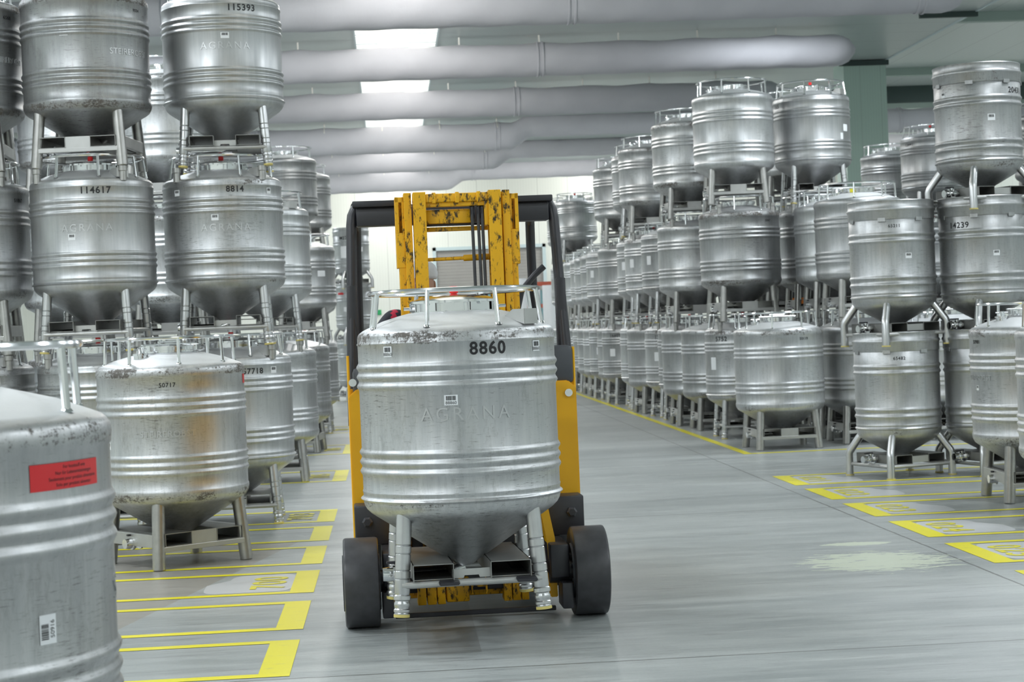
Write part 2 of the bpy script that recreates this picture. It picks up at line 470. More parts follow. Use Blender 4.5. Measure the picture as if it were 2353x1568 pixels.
# ------------------------------------------------------------------ room
XL, XE, XR, Y0, Y1 = -13.0, 10.93, 20.0, -6.0, 66.0
def struct(name, bm, mats, smooth=False, label=None):
    o = bobj(name, bm, mats, smooth=smooth); o['kind'] = 'structure'
    if label: o['label'] = label
    return o
bm = bmesh.new(); box(bm, XL - .2, XR + .2, Y0 - .2, Y1 + .2, -0.2, 0); struct('floor', bm, M['floor'])
bm = bmesh.new()
SKX0, SKX1 = -0.42, 1.08
box(bm, XL, SKX0, Y0, Y1, CEIL, CEIL + .25); box(bm, SKX1, XE, Y0, Y1, CEIL, CEIL + .25)
box(bm, SKX0, SKX1, Y0, 5, CEIL, CEIL + .25)
struct('ceiling', bm, M['ceil'])
bm = bmesh.new(); box(bm, XE, XR, Y0, Y1, CEIL + .42, CEIL + .6); struct('ceiling.001', bm, M['ceilx'])
bm = bmesh.new(); box(bm, XE, XE + .12, Y0, Y1, CEIL + .25, CEIL + .42); box(bm, XE, XE + .05, Y0, Y1, CEIL - .02, CEIL + .25); struct('trim_1', bm, M['frame'])
bm = bmesh.new(); box(bm, XL - .2, XL, Y0, Y1, 0, CEIL + .6); struct('wall_left', bm, M['wall_y'])
bm = bmesh.new(); box(bm, XR, XR + .2, Y0, Y1, 0, CEIL + .6); struct('wall_right', bm, M['wall_y'])
bm = bmesh.new(); box(bm, XL, XR, Y0 - .2, Y0, 0, CEIL + .6); struct('wall_front', bm, M['wall'])
# far wall with a doorway
DX0, DX1, DH = 1.75, 5.6, 4.3
bm = bmesh.new()
box(bm, XL, DX0, Y1, Y1 + .2, 0, CEIL + .6); box(bm, DX1, XR, Y1, Y1 + .2, 0, CEIL + .6); box(bm, DX0, DX1, Y1, Y1 + .2, DH, CEIL + .6)
struct('wall_back', bm, M['wall'])
# roller door in the far wall
t = empty('door_1', (0, 0, 0)); tag(t, kind='structure')
bm = bmesh.new()
box(bm, DX0 - .12, DX0, Y1 - .06, Y1 + .02, 0, DH + .12); box(bm, DX1, DX1 + .12, Y1 - .06, Y1 + .02, 0, DH + .12); box(bm, DX0 - .12, DX1 + .12, Y1 - .06, Y1 + .02, DH, DH + .12)
bobj('door_frame', bm, M['frame'], t, smooth=False)
bm = bmesh.new()
for i in range(14): box(bm, DX0, DX1, Y1 + .05, Y1 + .09, 2.75 + i * .11, 2.75 + i * .11 + .105)
bobj('shutter', bm, M['shutter'], t, smooth=False)
bm = bmesh.new()
for i in range(13): box(bm, DX0 + i * .296, DX0 + i * .296 + .28, Y1 + .12 + .01 * (i % 2), Y1 + .125 + .01 * (i % 2), 0.05, 2.75)
bobj('strip_curtain', bm, M['teal'], t, smooth=False)
# skylight strip
bm = bmesh.new()
k = 0
y = 5.0
while y < Y1:
    box(bm, SKX0, SKX1, y, y + 1.06, CEIL + .01, CEIL + .05); y += 1.1
M['sky'] = plain('translucent_skylight', (0.8, 0.8, 0.78), 0.4, emit=(1.0, 0.97, 0.90), es=1.05)
o = struct('window_1', bm, M['sky']); o['label'] = 'long translucent skylight strip in the ceiling'
bm = bmesh.new()
y = 5.0
while y < Y1:
    box(bm, SKX0, SKX1, y - .02, y + .02, CEIL, CEIL + .06)
    for q in (.28, .55, .82): box(bm, SKX0, SKX1, y + q - .012, y + q + .012, CEIL, CEIL + .03)
    y += 1.1
box(bm, SKX0 - .03, SKX0, 5, Y1, CEIL - .02, CEIL + .2); box(bm, SKX1, SKX1 + .03, 5, Y1, CEIL - .02, CEIL + .2)
struct('trim_2', bm, M['frame'])
bm = bmesh.new(); box(bm, SKX0, SKX1, Y0, Y1, CEIL + .26, CEIL + .3); struct('ceiling.002', bm, M['ceil'])
# pillar and beams
bm = bmesh.new(); box(bm, 10.0, XE, 39.0, 39.9, 0, CEIL - .02); struct('wall_pillar', bm, M['pillar'], label='pale green square pillar rising behind the right containers')
bm = bmesh.new(); box(bm, 9.9, XE + .05, 38.93, 39.0, CEIL - .12, CEIL - .02); box(bm, 9.9, XE + .05, 32.9, 33.0, CEIL - .1, CEIL - .0); struct('trim_3', bm, M['dark'])
for i, (yy, h0) in enumerate(((35.6, 7.2), (43.6, 7.2), (50.0, 7.1))):
    bm = bmesh.new(); box(bm, XE, XR, yy, yy + .2, h0, CEIL + .42); struct('trim_%d' % (4 + i), bm, M['beamgreen'])
bm = bmesh.new(); box(bm, XE, XR, 47.2, 47.3, 6.95, CEIL + .42); struct('trim_7', bm, M['dark'])

# ------------------------------------------------------------------ lamps
M['lampglow'] = plain('lamp_diffuser', (0.9, 0.95, 1.0), 0.3, emit=(0.92, 0.97, 1.0), es=14.0)
bm = bmesh.new(); box(bm, -.30, .30, -.09, .09, -.05, 0, bev=.015); lamp_house = finish(bm, 'housing', M['frame'], smooth=False)
bm = bmesh.new(); box(bm, -.27, .27, -.06, .06, -.07, -.05, bev=.008); lamp_diff = finish(bm, 'diffuser', M['lampglow'], smooth=False)
ROWN = {-9.0: 'far left', -4.2: 'left', 7.2: 'right', 15.2: 'far right'}
ORD = ['zeroth', 'first', 'second', 'third', 'fourth', 'fifth', 'sixth', 'seventh', 'eighth', 'ninth', 'tenth', 'eleventh', 'twelfth', 'thirteenth', 'fourteenth', 'fifteenth', 'sixteenth', 'seventeenth', 'eighteenth', 'nineteenth', 'twentieth']
for X, nm in ROWN.items():
    for i, yy in enumerate((-2.0, 4.0, 10.0, 16.0, 21.5, 32.5, 44.0, 57.0)):
        h = CEIL if X < XE else CEIL + .42
        t = empty('ceiling_light', (X, yy, h))
        if abs(yy - 32.5) < .1 and X == 7.2:
            tag(t, 'small bright ceiling light glowing above the right-hand stacks', 'light', 'ceiling lights')
        else:
            tag(t, 'slim ceiling light in the %s row, %s one from the near end' % (nm, ORD[i + 1]), 'light', 'ceiling lights')
        obj('housing', lamp_house, t); obj('diffuser', lamp_diff, t)
        ld = bpy.data.lights.new('lamp', 'AREA'); ld.shape = 'RECTANGLE'; ld.size = 1.6; ld.size_y = .5
        ld.energy = LIGHT_POWER * (1.0 if X < XE else .8) * (.45 if yy == 32.5 else 1); ld.color = (0.90, 0.955, 1.0)
        lo = bpy.data.objects.new('lamp', ld); link(lo, t); lo.location = (0, 0, -.12)

for i, (xx, yy, pw) in enumerate(((.33, 25.6, 1.0), (.33, 31.2, 1.3), (.33, 37.4, 1.3), (.33, 44.2, 1.3), (.33, 51.0, 1.3), (.33, 57.6, 1.3), (.33, 63.5, 1.6), (6.0, 58.0, 1.0), (-6.0, 63.0, 1.2), (7.5, 63.5, 1.2), (14.0, 51.5, 1.6), (13.0, 60.0, 1.6))):
    t = empty('ceiling_light', (xx, yy, CEIL))
    tag(t, 'slim ceiling light tucked between the fabric ducts, %s of twelve from the near end' % ORD[i + 1], 'light', 'ceiling lights')
    obj('housing', lamp_house, t); obj('diffuser', lamp_diff, t)
    ld = bpy.data.lights.new('lamp', 'POINT'); ld.shadow_soft_size = .12
    ld.energy = LIGHT_POWER * .8 * pw; ld.color = (1.0, 0.98, 0.95)
    lo = bpy.data.objects.new('lamp', ld); link(lo, t); lo.location = (0, 0, -.22)

# ------------------------------------------------------------------ fabric ducts
def duct(y, x0, x1, zb, r, label, elbow=None, cap=True, seed=0, top=CEIL, straps=False):
    """fabric air duct running across the hall; zb = bottom height"""
    rnd = random.Random(seed)
    t = empty('fabric_air_duct', (0, y, 0)); tag(t, label, 'air duct', 'fabric air ducts under the ceiling')
    hs = 1.5
    bm = bmesh.new(); seg = 28
    n = int((x1 - x0) / .125)
    rings = []
    path = []
    for i in range(n + 1):
        x = x0 + (x1 - x0) * i / n
        dz = 0.0; rr = r
        if elbow and x > elbow:
            k = min(1, (x - elbow) / .45); dz = .26 * k; rr = r * (1 - .12 * k)
        if cap and x > x1 - .45:
            q = (x - (x1 - .45)) / .45; rr = rr * math.sqrt(max(0.02, 1 - q * q * .97))
        path.append((x, zb + r + dz, rr))
    for x, zc, rr in path:
        ph = (x / hs) % 1.0
        sag = .035 * math.sin(PI * ph)
        ring = []
        for k2 in range(seg):
            a = 2 * PI * k2 / seg
            up = max(0, math.sin(a)) ** 6
            q = rr - sag * up + .006 * math.sin(x * 7 + a * 3)
            ring.append(bm.verts.new((x, math.cos(a) * q, zc + math.sin(a) * q)))
        rings.append(ring)
    for a, b in zip(rings[:-1], rings[1:]):
        for k2 in range(seg):
            bm.faces.new((a[k2], a[(k2 + 1) % seg], b[(k2 + 1) % seg], b[k2]))
    bm.faces.new(rings[0]); bm.faces.new(rings[-1][::-1])
    bobj('sleeve', bm, M['fabric'], t, angle=60)
    for sx in [s for s in (x0 + 3.1, x0 + 9.3, x0 + 15.5, x0 + 21.0) if s < x1 - .6]:
        zc = zb + r + (.26 * min(1, max(0, (sx - elbow) / .45)) if elbow else 0)
        q = r * (1 - .12 * min(1, max(0, (sx - elbow) / .45)) if elbow else 1)
        bm = bmesh.new()
        for dx in (-.05, .05):
            lathe(bm, [(q + .004, dx - .018), (q + .016, dx - .012), (q + .016, dx + .012), (q + .004, dx + .018)], 32, Matrix.Translation((sx, 0, zc)) @ Matrix.Rotation(PI / 2, 4, 'Y'))
        bobj('seam_band', bm, M['fabric'], t)
    x = math.ceil(x0 / hs) * hs
    while x < x1 - .3:
        zt = zb + 2 * r + (.26 * min(1, max(0, (x - elbow) / .45)) - .24 * r * min(1, max(0, (x - elbow) / .45)) if elbow else 0)
        rr0 = r * (1 - .12 * min(1, max(0, (x - elbow) / .45))) if elbow else r
        bm = bmesh.new(); box(bm, x - .014, x + .014, -.008, .008, zt - .02, top)
        if straps:
            zc_ = zt - rr0; path_tube(bm, [(x, -(rr0 + .006) * math.sin(q_), zc_ + (rr0 + .006) * math.cos(q_)) for q_ in (0, .25, .5, .75, 1.0)], .014, 6)
        bobj('hanger', bm, M['hook'], t, smooth=False)
        x += hs
for i, (y, zb, r, x1, el, lab) in enumerate((
        (28.3, 6.2, .31, 9.25, None, 'grey fabric air duct nearest the camera, cropped by the top of the photo'),
        (34.2, 6.2, .315, 9.0, None, 'grey fabric air duct with rounded right end, second from the top'),
        (40.6, 6.2, .315, 9.0, None, 'grey fabric air duct, third down from the top of the photo'),
        (47.9, 6.15, .36, 9.0, 3.4, 'grey fabric air duct, fourth from the top, stepping up midway'),
        (54.2, 6.18, .31, 9.0, 3.3, 'grey fabric air duct, fifth from the top, second lowest in view'),
        (61.5, 6.15, .36, 9.0, 2.2, 'grey fabric air duct, lowest in view, just above the far wall'))):
    duct(y, -12.5, x1, zb, r, lab, el, seed=i, straps=i > 2)
duct(48.5, 10.8, 19.5, 6.3, .33, 'grey fabric air duct in the right-hand bay beyond the pillar, nearer one', None, False, 11, CEIL + .42)
duct(55.5, 10.8, 19.5, 6.3, .33, 'grey fabric air duct in the right-hand bay beyond the pillar, farther one', None, False, 12, CEIL + .42)

# ------------------------------------------------------------------ floor marking
def bay(x_end, side, y0, length, label, num=None, patch=True, run=3.2):
    """painted U-shaped bay; side=-1 runs to the left, +1 to the right"""
    bm = bmesh.new(); s = side; lw = .085; ew = .15
    z = .002
    xs = x_end
    def rect(xa, xb, ya, yb):
        polyflat(bm, [(min(xa, xb), ya), (max(xa, xb), ya), (max(xa, xb), yb), (min(xa, xb), yb)], z)
    rect(xs, xs + s * ew, y0, y0 + length)
    rect(xs + s * ew, xs + s * run, y0, y0 + lw)
    rect(xs + s * ew, xs + s * run, y0 + length - lw, y0 + length)
    o = bobj('bay_marking', bm, M['line'], smooth=False)
    tag(o, label, 'floor marking', 'yellow bay markings on the floor')
    if num:
        cx = xs + s * (ew + .14); cy = y0 + length / 2
        if patch:
            bm = bmesh.new()
            w_, h_ = .17, length / 2 - lw - .03
            pts = []
            for i in range(28):
                a = 2 * PI * i / 28
                ex = abs(math.cos(a)) ** .45 * (1 if math.cos(a) > 0 else -1)
                ey = abs(math.sin(a)) ** .45 * (1 if math.sin(a) > 0 else -1)
                pts.append((cx + .02 * s + ex * w_ + (.22 * s if s * ex > .3 else 0) * (1 - .6 * (ey > 0.2)), cy + ey * h_))
            polyflat(bm, pts, .0012)
            bobj('number_patch', bm, M['numpatch'], o, smooth=False)
        bm = bmesh.new()
        if s > 0: fn = lambda v: Vector((cx + v.y, cy - v.x * 1.15, .003))
        else: fn = lambda v: Vector((cx - v.y, cy + v.x * 1.15, .003))
        text_into(bm, num, .30, fn, spacing=1.12, bold=.02)
        # thicken the strokes
        ret = bmesh.ops.extrude_face_region(bm, geom=bm.faces[:])
        for v_ in [g for g in ret['geom'] if isinstance(g, bmesh.types.BMVert)]: v_.co.z += .0008
        bobj('bay_number', bm, M['line2'], o, smooth=False)
    return o
for y0, n in ((17.6 - 1.05, '021'), (17.6 - 1.05 - 1.385, '022'), (17.6 - 1.05 - 2.77, '023'), (17.6 - 1.05 - 4.155, '024'), (17.6 - 1.05 - 5.54, '025'), (17.6 - 1.05 - 6.925, '026')):
    bay(3.645, 1, y0, 1.03, 'yellow floor bay on the right, %s of six from the far end' % ORD[int(n) - 20], n)
for i, (y0, L_, n) in enumerate(((8.53, 1.0, None), (9.86, 1.03, None), (11.23, 1.03, '700'), (12.6, 1.03, None), (13.97, 1.03, None), (15.34, 1.03, '703'), (19.4, 1.5, '705'), (23.6, 1.9, '706'), (28.4, 1.9, '707'))):
    bay(-.535, -1, y0, L_, {2: 'yellow bay on the left floor with a grey number patch, third from the camera', 5: 'yellow numbered bay on the left floor behind container 57718, sixth from the camera', 6: 'yellow bay on the left floor, third from the far end', 7: 'yellow bay on the left floor, second from the far end', 8: 'faint yellow bay on the left floor, farthest from the camera'}[i] if n else
        {0: 'yellow empty bay outline nearest the camera on the left floor', 1: 'yellow empty bay outline on the left floor, second from the camera',
         3: 'yellow empty bay outline on the left floor, fourth from the camera', 4: 'yellow empty bay outline on the left floor, fifth from the camera'}[i],
        n, patch=(n == '700'), run=3.0)
bm = bmesh.new()
polyflat(bm, [(3.94, 20.5), (4.04, 20.6), (4.04, 58), (3.94, 58)], .002)
polyflat(bm, [(3.94, 20.5), (16.5, 20.5), (16.5, 20.6), (4.04, 20.6)], .002)
tag(bobj('boundary_line', bm, M['line'], smooth=False), 'long yellow boundary line turning a corner in front of the right block', 'floor marking')

# ------------------------------------------------------------------ containers
def bead(prof, R, c, a, hw):
    for k in (-1, -.66, -.33, 0, .33, .66, 1):
        prof.append((R + a * (0.5 + 0.5 * math.cos(PI * k)), c + hw * k))

def prof_A(R=.50):
    p = [(0, .195), (.03, .198), (.05, .21), (.44, .47), (.465, .488), (.485, .508), (.496, .528), (R, .545)]
    bead(p, R, .563, .014, .014)
    p += [(R, .585), (R + .003, .598), (R + .003, .602), (R, .606)]
    for c in (.70, .748, .796): bead(p, R, c, .011, .0235)
    for c in (1.127, 1.175, 1.223): bead(p, R, c, .011, .0235)
    p += [(R, 1.332), (R + .004, 1.336), (R + .004, 1.342), (R, 1.346), (R, 1.372), (R - .004, 1.386), (R - .014, 1.397), (R - .03, 1.408), (R - .06, 1.422), (.37, 1.452), (.29, 1.475), (.235, 1.488)]
    p += [(.0, 1.492)]
    return p
def prof_B(R=.515):
    p = [(0, .185), (.05, .19), (.10, .215), (.45, .435), (.48, .452), (.50, .468), (R - .004, .488), (R + .004, .505), (R + .006, .53), (R + .004, .545), (R, .55)]
    for c in (.662, .715, .77): bead(p, R, c, .011, .026)
    for c in (1.07, 1.123, 1.176): bead(p, R, c, .011, .026)
    p += [(R, 1.318), (R + .004, 1.322), (R + .007, 1.35), (R + .003, 1.375), (R - .006, 1.388), (R - .02, 1.40), (R - .05, 1.412), (.38, 1.445), (.29, 1.468), (.235, 1.482)]
    p += [(.0, 1.487)]
    return p
def prof_C(R=.398):
    p = [(0, .185), (.05, .19), (.08, .205), (.33, .345), (.365, .37), (.385, .395), (R - .003, .42), (R, .44)]
    bead(p, R, .462, .012, .014)
    p += [(R, .49), (R + .003, .495), (R, .50)]
    for c in (.575, .64): bead(p, R, c, .012, .026)
    for c in (.985, 1.045): bead(p, R, c, .012, .026)
    p += [(R, 1.19), (R - .01, 1.20), (R - .03, 1.215), (.30, 1.25), (.2, 1.27), (0, 1.275)]
    return p

def leg_ring(p0, p1):   # ribbed leg, p0 foot, p1 top
    bm = bmesh.new()
    L = (Vector(p1) - Vector(p0)).length; r = .038
    prof = [(0, 0), (r + .001, 0), (r + .001, .016), (r - .002, .018)]
    def ring(z, h, a): return [(r - .003, z - h), (r + a, z - h + .006), (r + a, z + h - .006), (r - .003, z + h)]
    for z, h, a in ((.032, .011, .002), (.062, .013, .001), (.095, .015, .004)): prof += ring(z, h, a)
    prof += [(r, .118), (r, .182), (r - .004, .186), (r + .001, .191), (r + .001, .222), (r - .004, .227), (r, .232), (r, .305), (r - .004, .309), (r + .001, .314), (r + .001, .345), (r - .004, .35), (r, .355), (r, L), (0, L)]
    lathe(bm, prof[1:], 20, align(p0, p1))
    lathe(bm, [(0, 0), (r + .0015, 0), (r + .0015, .014), (0, .014)], 20, align(p0, p1), 1)
    return bm
def leg_plain(p0, p1, r=.045):
    bm = bmesh.new()
    L = (Vector(p1) - Vector(p0)).length
    lathe(bm, [(0, 0), (r - .006, 0), (r - .001, .006), (r, .03), (r, L), (0, L)], 20, align(p0, p1))
    return bm
def leg_bent(a):
    bm = bmesh.new()
    c, s = math.cos(a), math.sin(a)
    pts = [(.485 * c, .485 * s, 0), (.485 * c, .485 * s, .21), (.475 * c, .475 * s, .235), (.34 * c, .34 * s, .42)]
    path_tube(bm, pts, .036, 18)
    lathe(bm, [(.04, 0), (.04, .012), (0, .012)], 18, Matrix.Translation((.485 * c, .485 * s, 0)), 1)
    return bm

def rail_mesh(posts, R=.43, z=1.592, r=.0115, seg=48):
    bm = bmesh.new()
    path_tube(bm, [(R * math.cos(2 * PI * i / seg), R * math.sin(2 * PI * i / seg), z) for i in range(seg)], r, 8 if seg > 40 else 6, closed=True)
    if posts:
        for i in range(8):
            a = PI / 8 + i * PI / 4
            tube(bm, (.455 * math.cos(a), .455 * math.sin(a), 1.415), (R * math.cos(a), R * math.sin(a), z), .010, 6)
    return bm
def post_bm(a, R=.43, z=1.592):
    bm = bmesh.new()
    tube(bm, (.455 * math.cos(a), .455 * math.sin(a), 1.412), (R * math.cos(a), R * math.sin(a), z), .0115, 10)
    lathe(bm, [(.019, 0), (.014, .01), (.0115, .012)], 10, align((.455 * math.cos(a), .455 * math.sin(a), 1.411), (R * math.cos(a), R * math.sin(a), z)))
    return bm

def lid_A(seg=48):
    bm = bmesh.new()
    lathe(bm, [(.205, 1.475), (.216, 1.48), (.216, 1.53), (.226, 1.532), (.226, 1.545), (.215, 1.55), (.16, 1.566), (.08, 1.575), (0, 1.577)], seg)
    return bm
def lid_clamps():
    bm = bmesh.new()
    for i in range(10):
        a = i * 2 * PI / 10 + .2
        Mx = Matrix.Rotation(a, 4, 'Z')
        box(bm, .217, .222, -.05, .05, 1.492, 1.532, 0, Mx)
        tube(bm, Mx @ Vector((.22, 0, 1.528)), Mx @ Vector((.236, 0, 1.528)), .007, 8)
        tube(bm, Mx @ Vector((.21, .052, 1.49)), Mx @ Vector((.21, .052, 1.545)), .005, 6)
    for s in (-1, 1):
        tube(bm, (s * .22, -.03, 1.51), (s * .26, -.03, 1.51), .008, 8)
    return bm
def lid_B(seg=48):
    bm = bmesh.new()
    lathe(bm, [(.225, 1.46), (.21, 1.482), (.20, 1.49), (.20, 1.505), (.215, 1.507), (.215, 1.53), (.20, 1.533), (.12, 1.545), (0, 1.548)], seg)
    return bm
def lid_B_fit():
    bm = bmesh.new()
    for a in (0.4, 1.9, 3.5, 5.2):
        Mx = Matrix.Rotation(a, 4, 'Z')
        box(bm, .19, .235, -.02, .02, 1.50, 1.545, .004, Mx)
    lathe(bm, [(.20, 1.528), (.222, 1.528), (.222, 1.536), (.20, 1.536)], 32, closed=True)
    box(bm, -.22, .22, -.015, .015, 1.54, 1.552, .003)
    box(bm, -.09, .09, -.008, .008, 1.56, 1.572, .003)
    tube(bm, (-.085, 0, 1.545), (-.085, 0, 1.566), .006, 8); tube(bm, (.085, 0, 1.545), (.085, 0, 1.566), .006, 8)
    return bm
def vent_bm(x, y):
    bm = bmesh.new()
    lathe(bm, [(.0, 1.43), (.045, 1.43), (.045, 1.475), (.055, 1.478), (.055, 1.49), (.03, 1.495), (.02, 1.53), (0, 1.532)], 16, Matrix.Translation((x, y, 0)))
    tube(bm, (x - .05, y, 1.52), (x + .05, y, 1.52), .006, 8)
    return bm
def bracket_bm():
    bm = bmesh.new()
    Mx = Matrix.Translation((0, 0, 0))
    box(bm, -.052, .052, -.485, -.480, 1.41, 1.485)
    prism(bm, [(-.482, 1.408), (-.482, 1.484), (-.41, 1.484), (-.36, 1.45)], -.054, -.050, axis='x')
    prism(bm, [(-.482, 1.408), (-.482, 1.484), (-.41, 1.484), (-.36, 1.45)], .050, .054, axis='x')
    box(bm, -.052, .052, -.482, -.41, 1.480, 1.484)
    for v in bm.verts: v.co = Matrix.Rotation(math.radians(46), 4, 'Z') @ v.co
    return bm
def seat_bm(sx, sy):
    bm = bmesh.new()
    x, y = sx * LX, sy * LY
    lathe(bm, [(0, 1.38), (.030, 1.38), (.030, 1.455), (.036, 1.46), (.036, 1.499), (0, 1.499)], 16, Matrix.Translation((x, y, 0)))
    return bm
def frame_A():
    bm = bmesh.new()
    for s in (-1, 1):
        x0, x1 = (.09, .29) if s > 0 else (-.29, -.09)
        th = .004
        for (a, b, c, d) in ((x0, x1, .222, .226), (x0, x0 + th, .145, .226), (x1 - th, x1, .145, .226)):
            box(bm, a, b, -.40, .40, c, d, mi=1)
        box(bm, x0, x1, -.36, .40, .145, .149, mi=1)
    for s in (-1, 1):
        prism(bm, [(-.095, .145), (-.04, .145), (-.035, .158), (.035, .158), (.04, .145), (.095, .145), (.095, .19), (-.095, .19)], s * .34 - .004, s * .34 + .004)
        tube(bm, (-.345, s * .352, .125), (.345, s * .352, .125), .018, 14)
    for s in (-1, 1):
        tube(bm, (s * .352, -.34, .14), (s * .352, .34, .14), .016, 12)
    for v in bm.verts: v.co.z += .03
    return bm
def frame_B():
    bm = bmesh.new()
    for s in (-1, 1):
        x0, x1 = (.10, .31) if s > 0 else (-.31, -.10)
        th = .005
        for (a, b, c, d) in ((x0, x1, .245, .25), (x0, x0 + th, .16, .25), (x1 - th, x1, .16, .25), (x0, x1, .16, .165)):
            box(bm, a, b, -.37, .37, c, d, mi=1)
    for s in (-1, 1):
        box(bm, -.10, .10, s * .36 - .006, s * .36 + .006, .16, .25)
        box(bm, -.345, .345, s * .35 - .02, s * .35 + .02, .125, .16, .003)
        box(bm, s * .355 - .02, s * .355 + .02, -.33, .33, .155, .245, .004)
    return bm
def frame_C():
    bm = bmesh.new()
    for s in (-1, 1):
        x0, x1 = (.09, .27) if s > 0 else (-.27, -.09)
        th = .004
        for (a, b, c, d) in ((x0, x1, .212, .216), (x0, x0 + th, .13, .216), (x1 - th, x1, .13, .216), (x0, x1, .13, .134)):
            box(bm, a, b, -.33, .33, c, d, mi=1)
        box(bm, -.09, .09, s * .32 - .004, s * .32 + .004, .14, .20)
        tube(bm, (-.335, s * .335, .112), (.335, s * .335, .112), .017, 12)
        tube(bm, (s * .335, -.335, .112), (s * .335, .335, .112), .017, 12)
    return bm
def valve_bm():
    bm = bmesh.new()
    tube(bm, (0, 0, .185), (-.05, 0, .17), .03, 14)
    tube(bm, (-.04, 0, .17), (-.34, 0, .17), .026, 14)
    for x in (-.30, -.36):
        lathe(bm, [(0, -.008), (.045, -.008), (.045, .008), (0, .008)], 20, align((x, 0, .17), (x - 1, 0, .17)))
    lathe(bm, [(0, 0), (.034, 0), (.038, .03), (.034, .06), (0, .06)], 18, align((-.36, 0, .17), (-1, 0, .17)))
    tube(bm, (-.33, 0, .17), (-.33, 0, .225), .012, 10)
    return bm
def handle_bm():
    bm = bmesh.new(); box(bm, -.40, -.31, -.012, .012, .222, .236, .004); return bm
def collar_C():
    bm = bmesh.new(); R = .398
    lathe(bm, [(R + .003, 1.185), (R + .006, 1.19), (R + .006, 1.26), (R + .012, 1.268), (R + .016, 1.28), (R + .012, 1.292), (R + .004, 1.30), (R + .004, 1.352), (R + .008, 1.36), (R + .004, 1.366), (R - .004, 1.36), (R - .006, 1.20)], 96)
    for i in range(7):
        Mx = Matrix.Rotation(i * 2 * PI / 7 + .3, 4, 'Z')
        box(bm, R + .004, R + .010, -.035, .035, 1.165, 1.20, 0, Mx)
    return bm
def lid_C():
    bm = bmesh.new()
    lathe(bm, [(.18, 1.26), (.19, 1.265), (.19, 1.30), (.2, 1.302), (.2, 1.315), (.1, 1.33), (0, 1.332)], 36)
    return bm

LX, LY = .352, .340          # foot corners
def corner(sx, sy, top, typ):
    k = .90 if top else 1.0
    return (sx * LX * k, sy * LY * k, (.50 if typ == 'A' else .47) if top else 0)

PROTO = {}
def build_protos():
    for tier, seg in (('near', 128), ('far', 48)):
        # ---- type A
        P = []
        bm = bmesh.new(); lathe(bm, prof_A(), seg); P.append(('body', finish(bm, 'body', M['bodyA'], angle=50), None))
        P.append(('lid', finish(lid_A(seg // 2), 'lid', M['bright']), None))
        if tier == 'near':
            P.append(('clamp_ring', finish(lid_clamps(), 'clamp_ring', M['bright']), 'lid'))
        bm = bmesh.new(); lathe(bm, [(0, 1.57), (.016, 1.57), (.016, 1.582), (.022, 1.583), (.022, 1.615), (.018, 1.618), (0, 1.618)], 16)
        P.append(('cap', finish(bm, 'cap', M['red']), 'lid'))
        P.append(('rail', finish(rail_mesh(tier == 'far', seg=64 if tier == 'near' else 32), 'rail', M['bright']), None))
        if tier == 'near':
            for i in range(8): P.append(('rail_post', finish(post_bm(PI / 8 + i * PI / 4), 'rail_post', M['bright']), None))
        P.append(('vent_valve', finish(vent_bm(.13, .29), 'vent_valve', M['bright']), None))
        P.append(('plate_holder', finish(bracket_bm(), 'plate_holder', M['plate'], smooth=False), None))
        for sx in (-1, 1):
            for sy in (-1, 1):
                P.append(('leg', finish(leg_ring(corner(sx, sy, 0, 'A'), corner(sx, sy, 1, 'A')), 'leg', [M['tube'], M['yellowfoot']]), None))
        P.append(('fork_frame', finish(frame_A(), 'fork_frame', [M['plate'], M['darkplate']], smooth=False), None))
        P.append(('outlet_valve', finish(valve_bm(), 'outlet_valve', M['bright']), None))
        P.append(('valve_handle', finish(handle_bm(), 'valve_handle', M['blackmetal'], smooth=False), 'outlet_valve'))
        PROTO['A', tier] = P
        # ---- type B
        P = []
        bm = bmesh.new(); lathe(bm, prof_B(), seg); P.append(('body', finish(bm, 'body', M['bodyB'], angle=50), None))
        P.append(('lid', finish(lid_B(seg // 2), 'lid', M['bright']), None))
        P.append(('lid_clamp', finish(lid_B_fit(), 'lid_clamp', M['bright'], smooth=False), 'lid'))
        P.append(('rail', finish(rail_mesh(tier == 'far', R=.445, seg=64 if tier == 'near' else 32), 'rail', M['bright']), None))
        if tier == 'near':
            for i in range(8): P.append(('rail_post', finish(post_bm(PI / 8 + i * PI / 4, R=.445), 'rail_post', M['bright']), None))
        P.append(('vent_valve', finish(vent_bm(-.29, -.1), 'vent_valve', M['bright']), None))
        for sx in (-1, 1):
            for sy in (-1, 1):
                P.append(('leg', finish(leg_plain(corner(sx, sy, 0, 'B'), corner(sx, sy, 1, 'B')), 'leg', M['tubeB']), None))
        P.append(('fork_frame', finish(frame_B(), 'fork_frame', [M['plate'], M['darkplate']], smooth=False), None))
        P.append(('outlet_valve', finish(valve_bm(), 'outlet_valve', M['bright']), None))
        P.append(('valve_handle', finish(handle_bm(), 'valve_handle', M['blackmetal'], smooth=False), 'outlet_valve'))
        PROTO['B', tier] = P
    # ---- type C
    P = []
    bm = bmesh.new(); lathe(bm, prof_C(), 96); P.append(('body', finish(bm, 'body', M['bodyC'], angle=50), None))
    P.append(('collar', finish(collar_C(), 'collar', M['bodyC'], angle=50), None))
    P.append(('lid', finish(lid_C(), 'lid', M['bright']), None))
    for i in range(4):
        P.append(('leg', finish(leg_bent(PI / 4 + i * PI / 2), 'leg', [M['tube'], M['yellowfoot']]), None))
    P.append(('fork_frame', finish(frame_C(), 'fork_frame', [M['plate'], M['darkplate']], smooth=False), None))
    P.append(('outlet_valve', finish(valve_bm(), 'outlet_valve', M['bright']), None))
    P.append(('valve_handle', finish(handle_bm(), 'valve_handle', M['blackmetal'], smooth=False), 'outlet_valve'))
    PROTO['C', 'near'] = P; PROTO['C', 'far'] = P
build_protos()

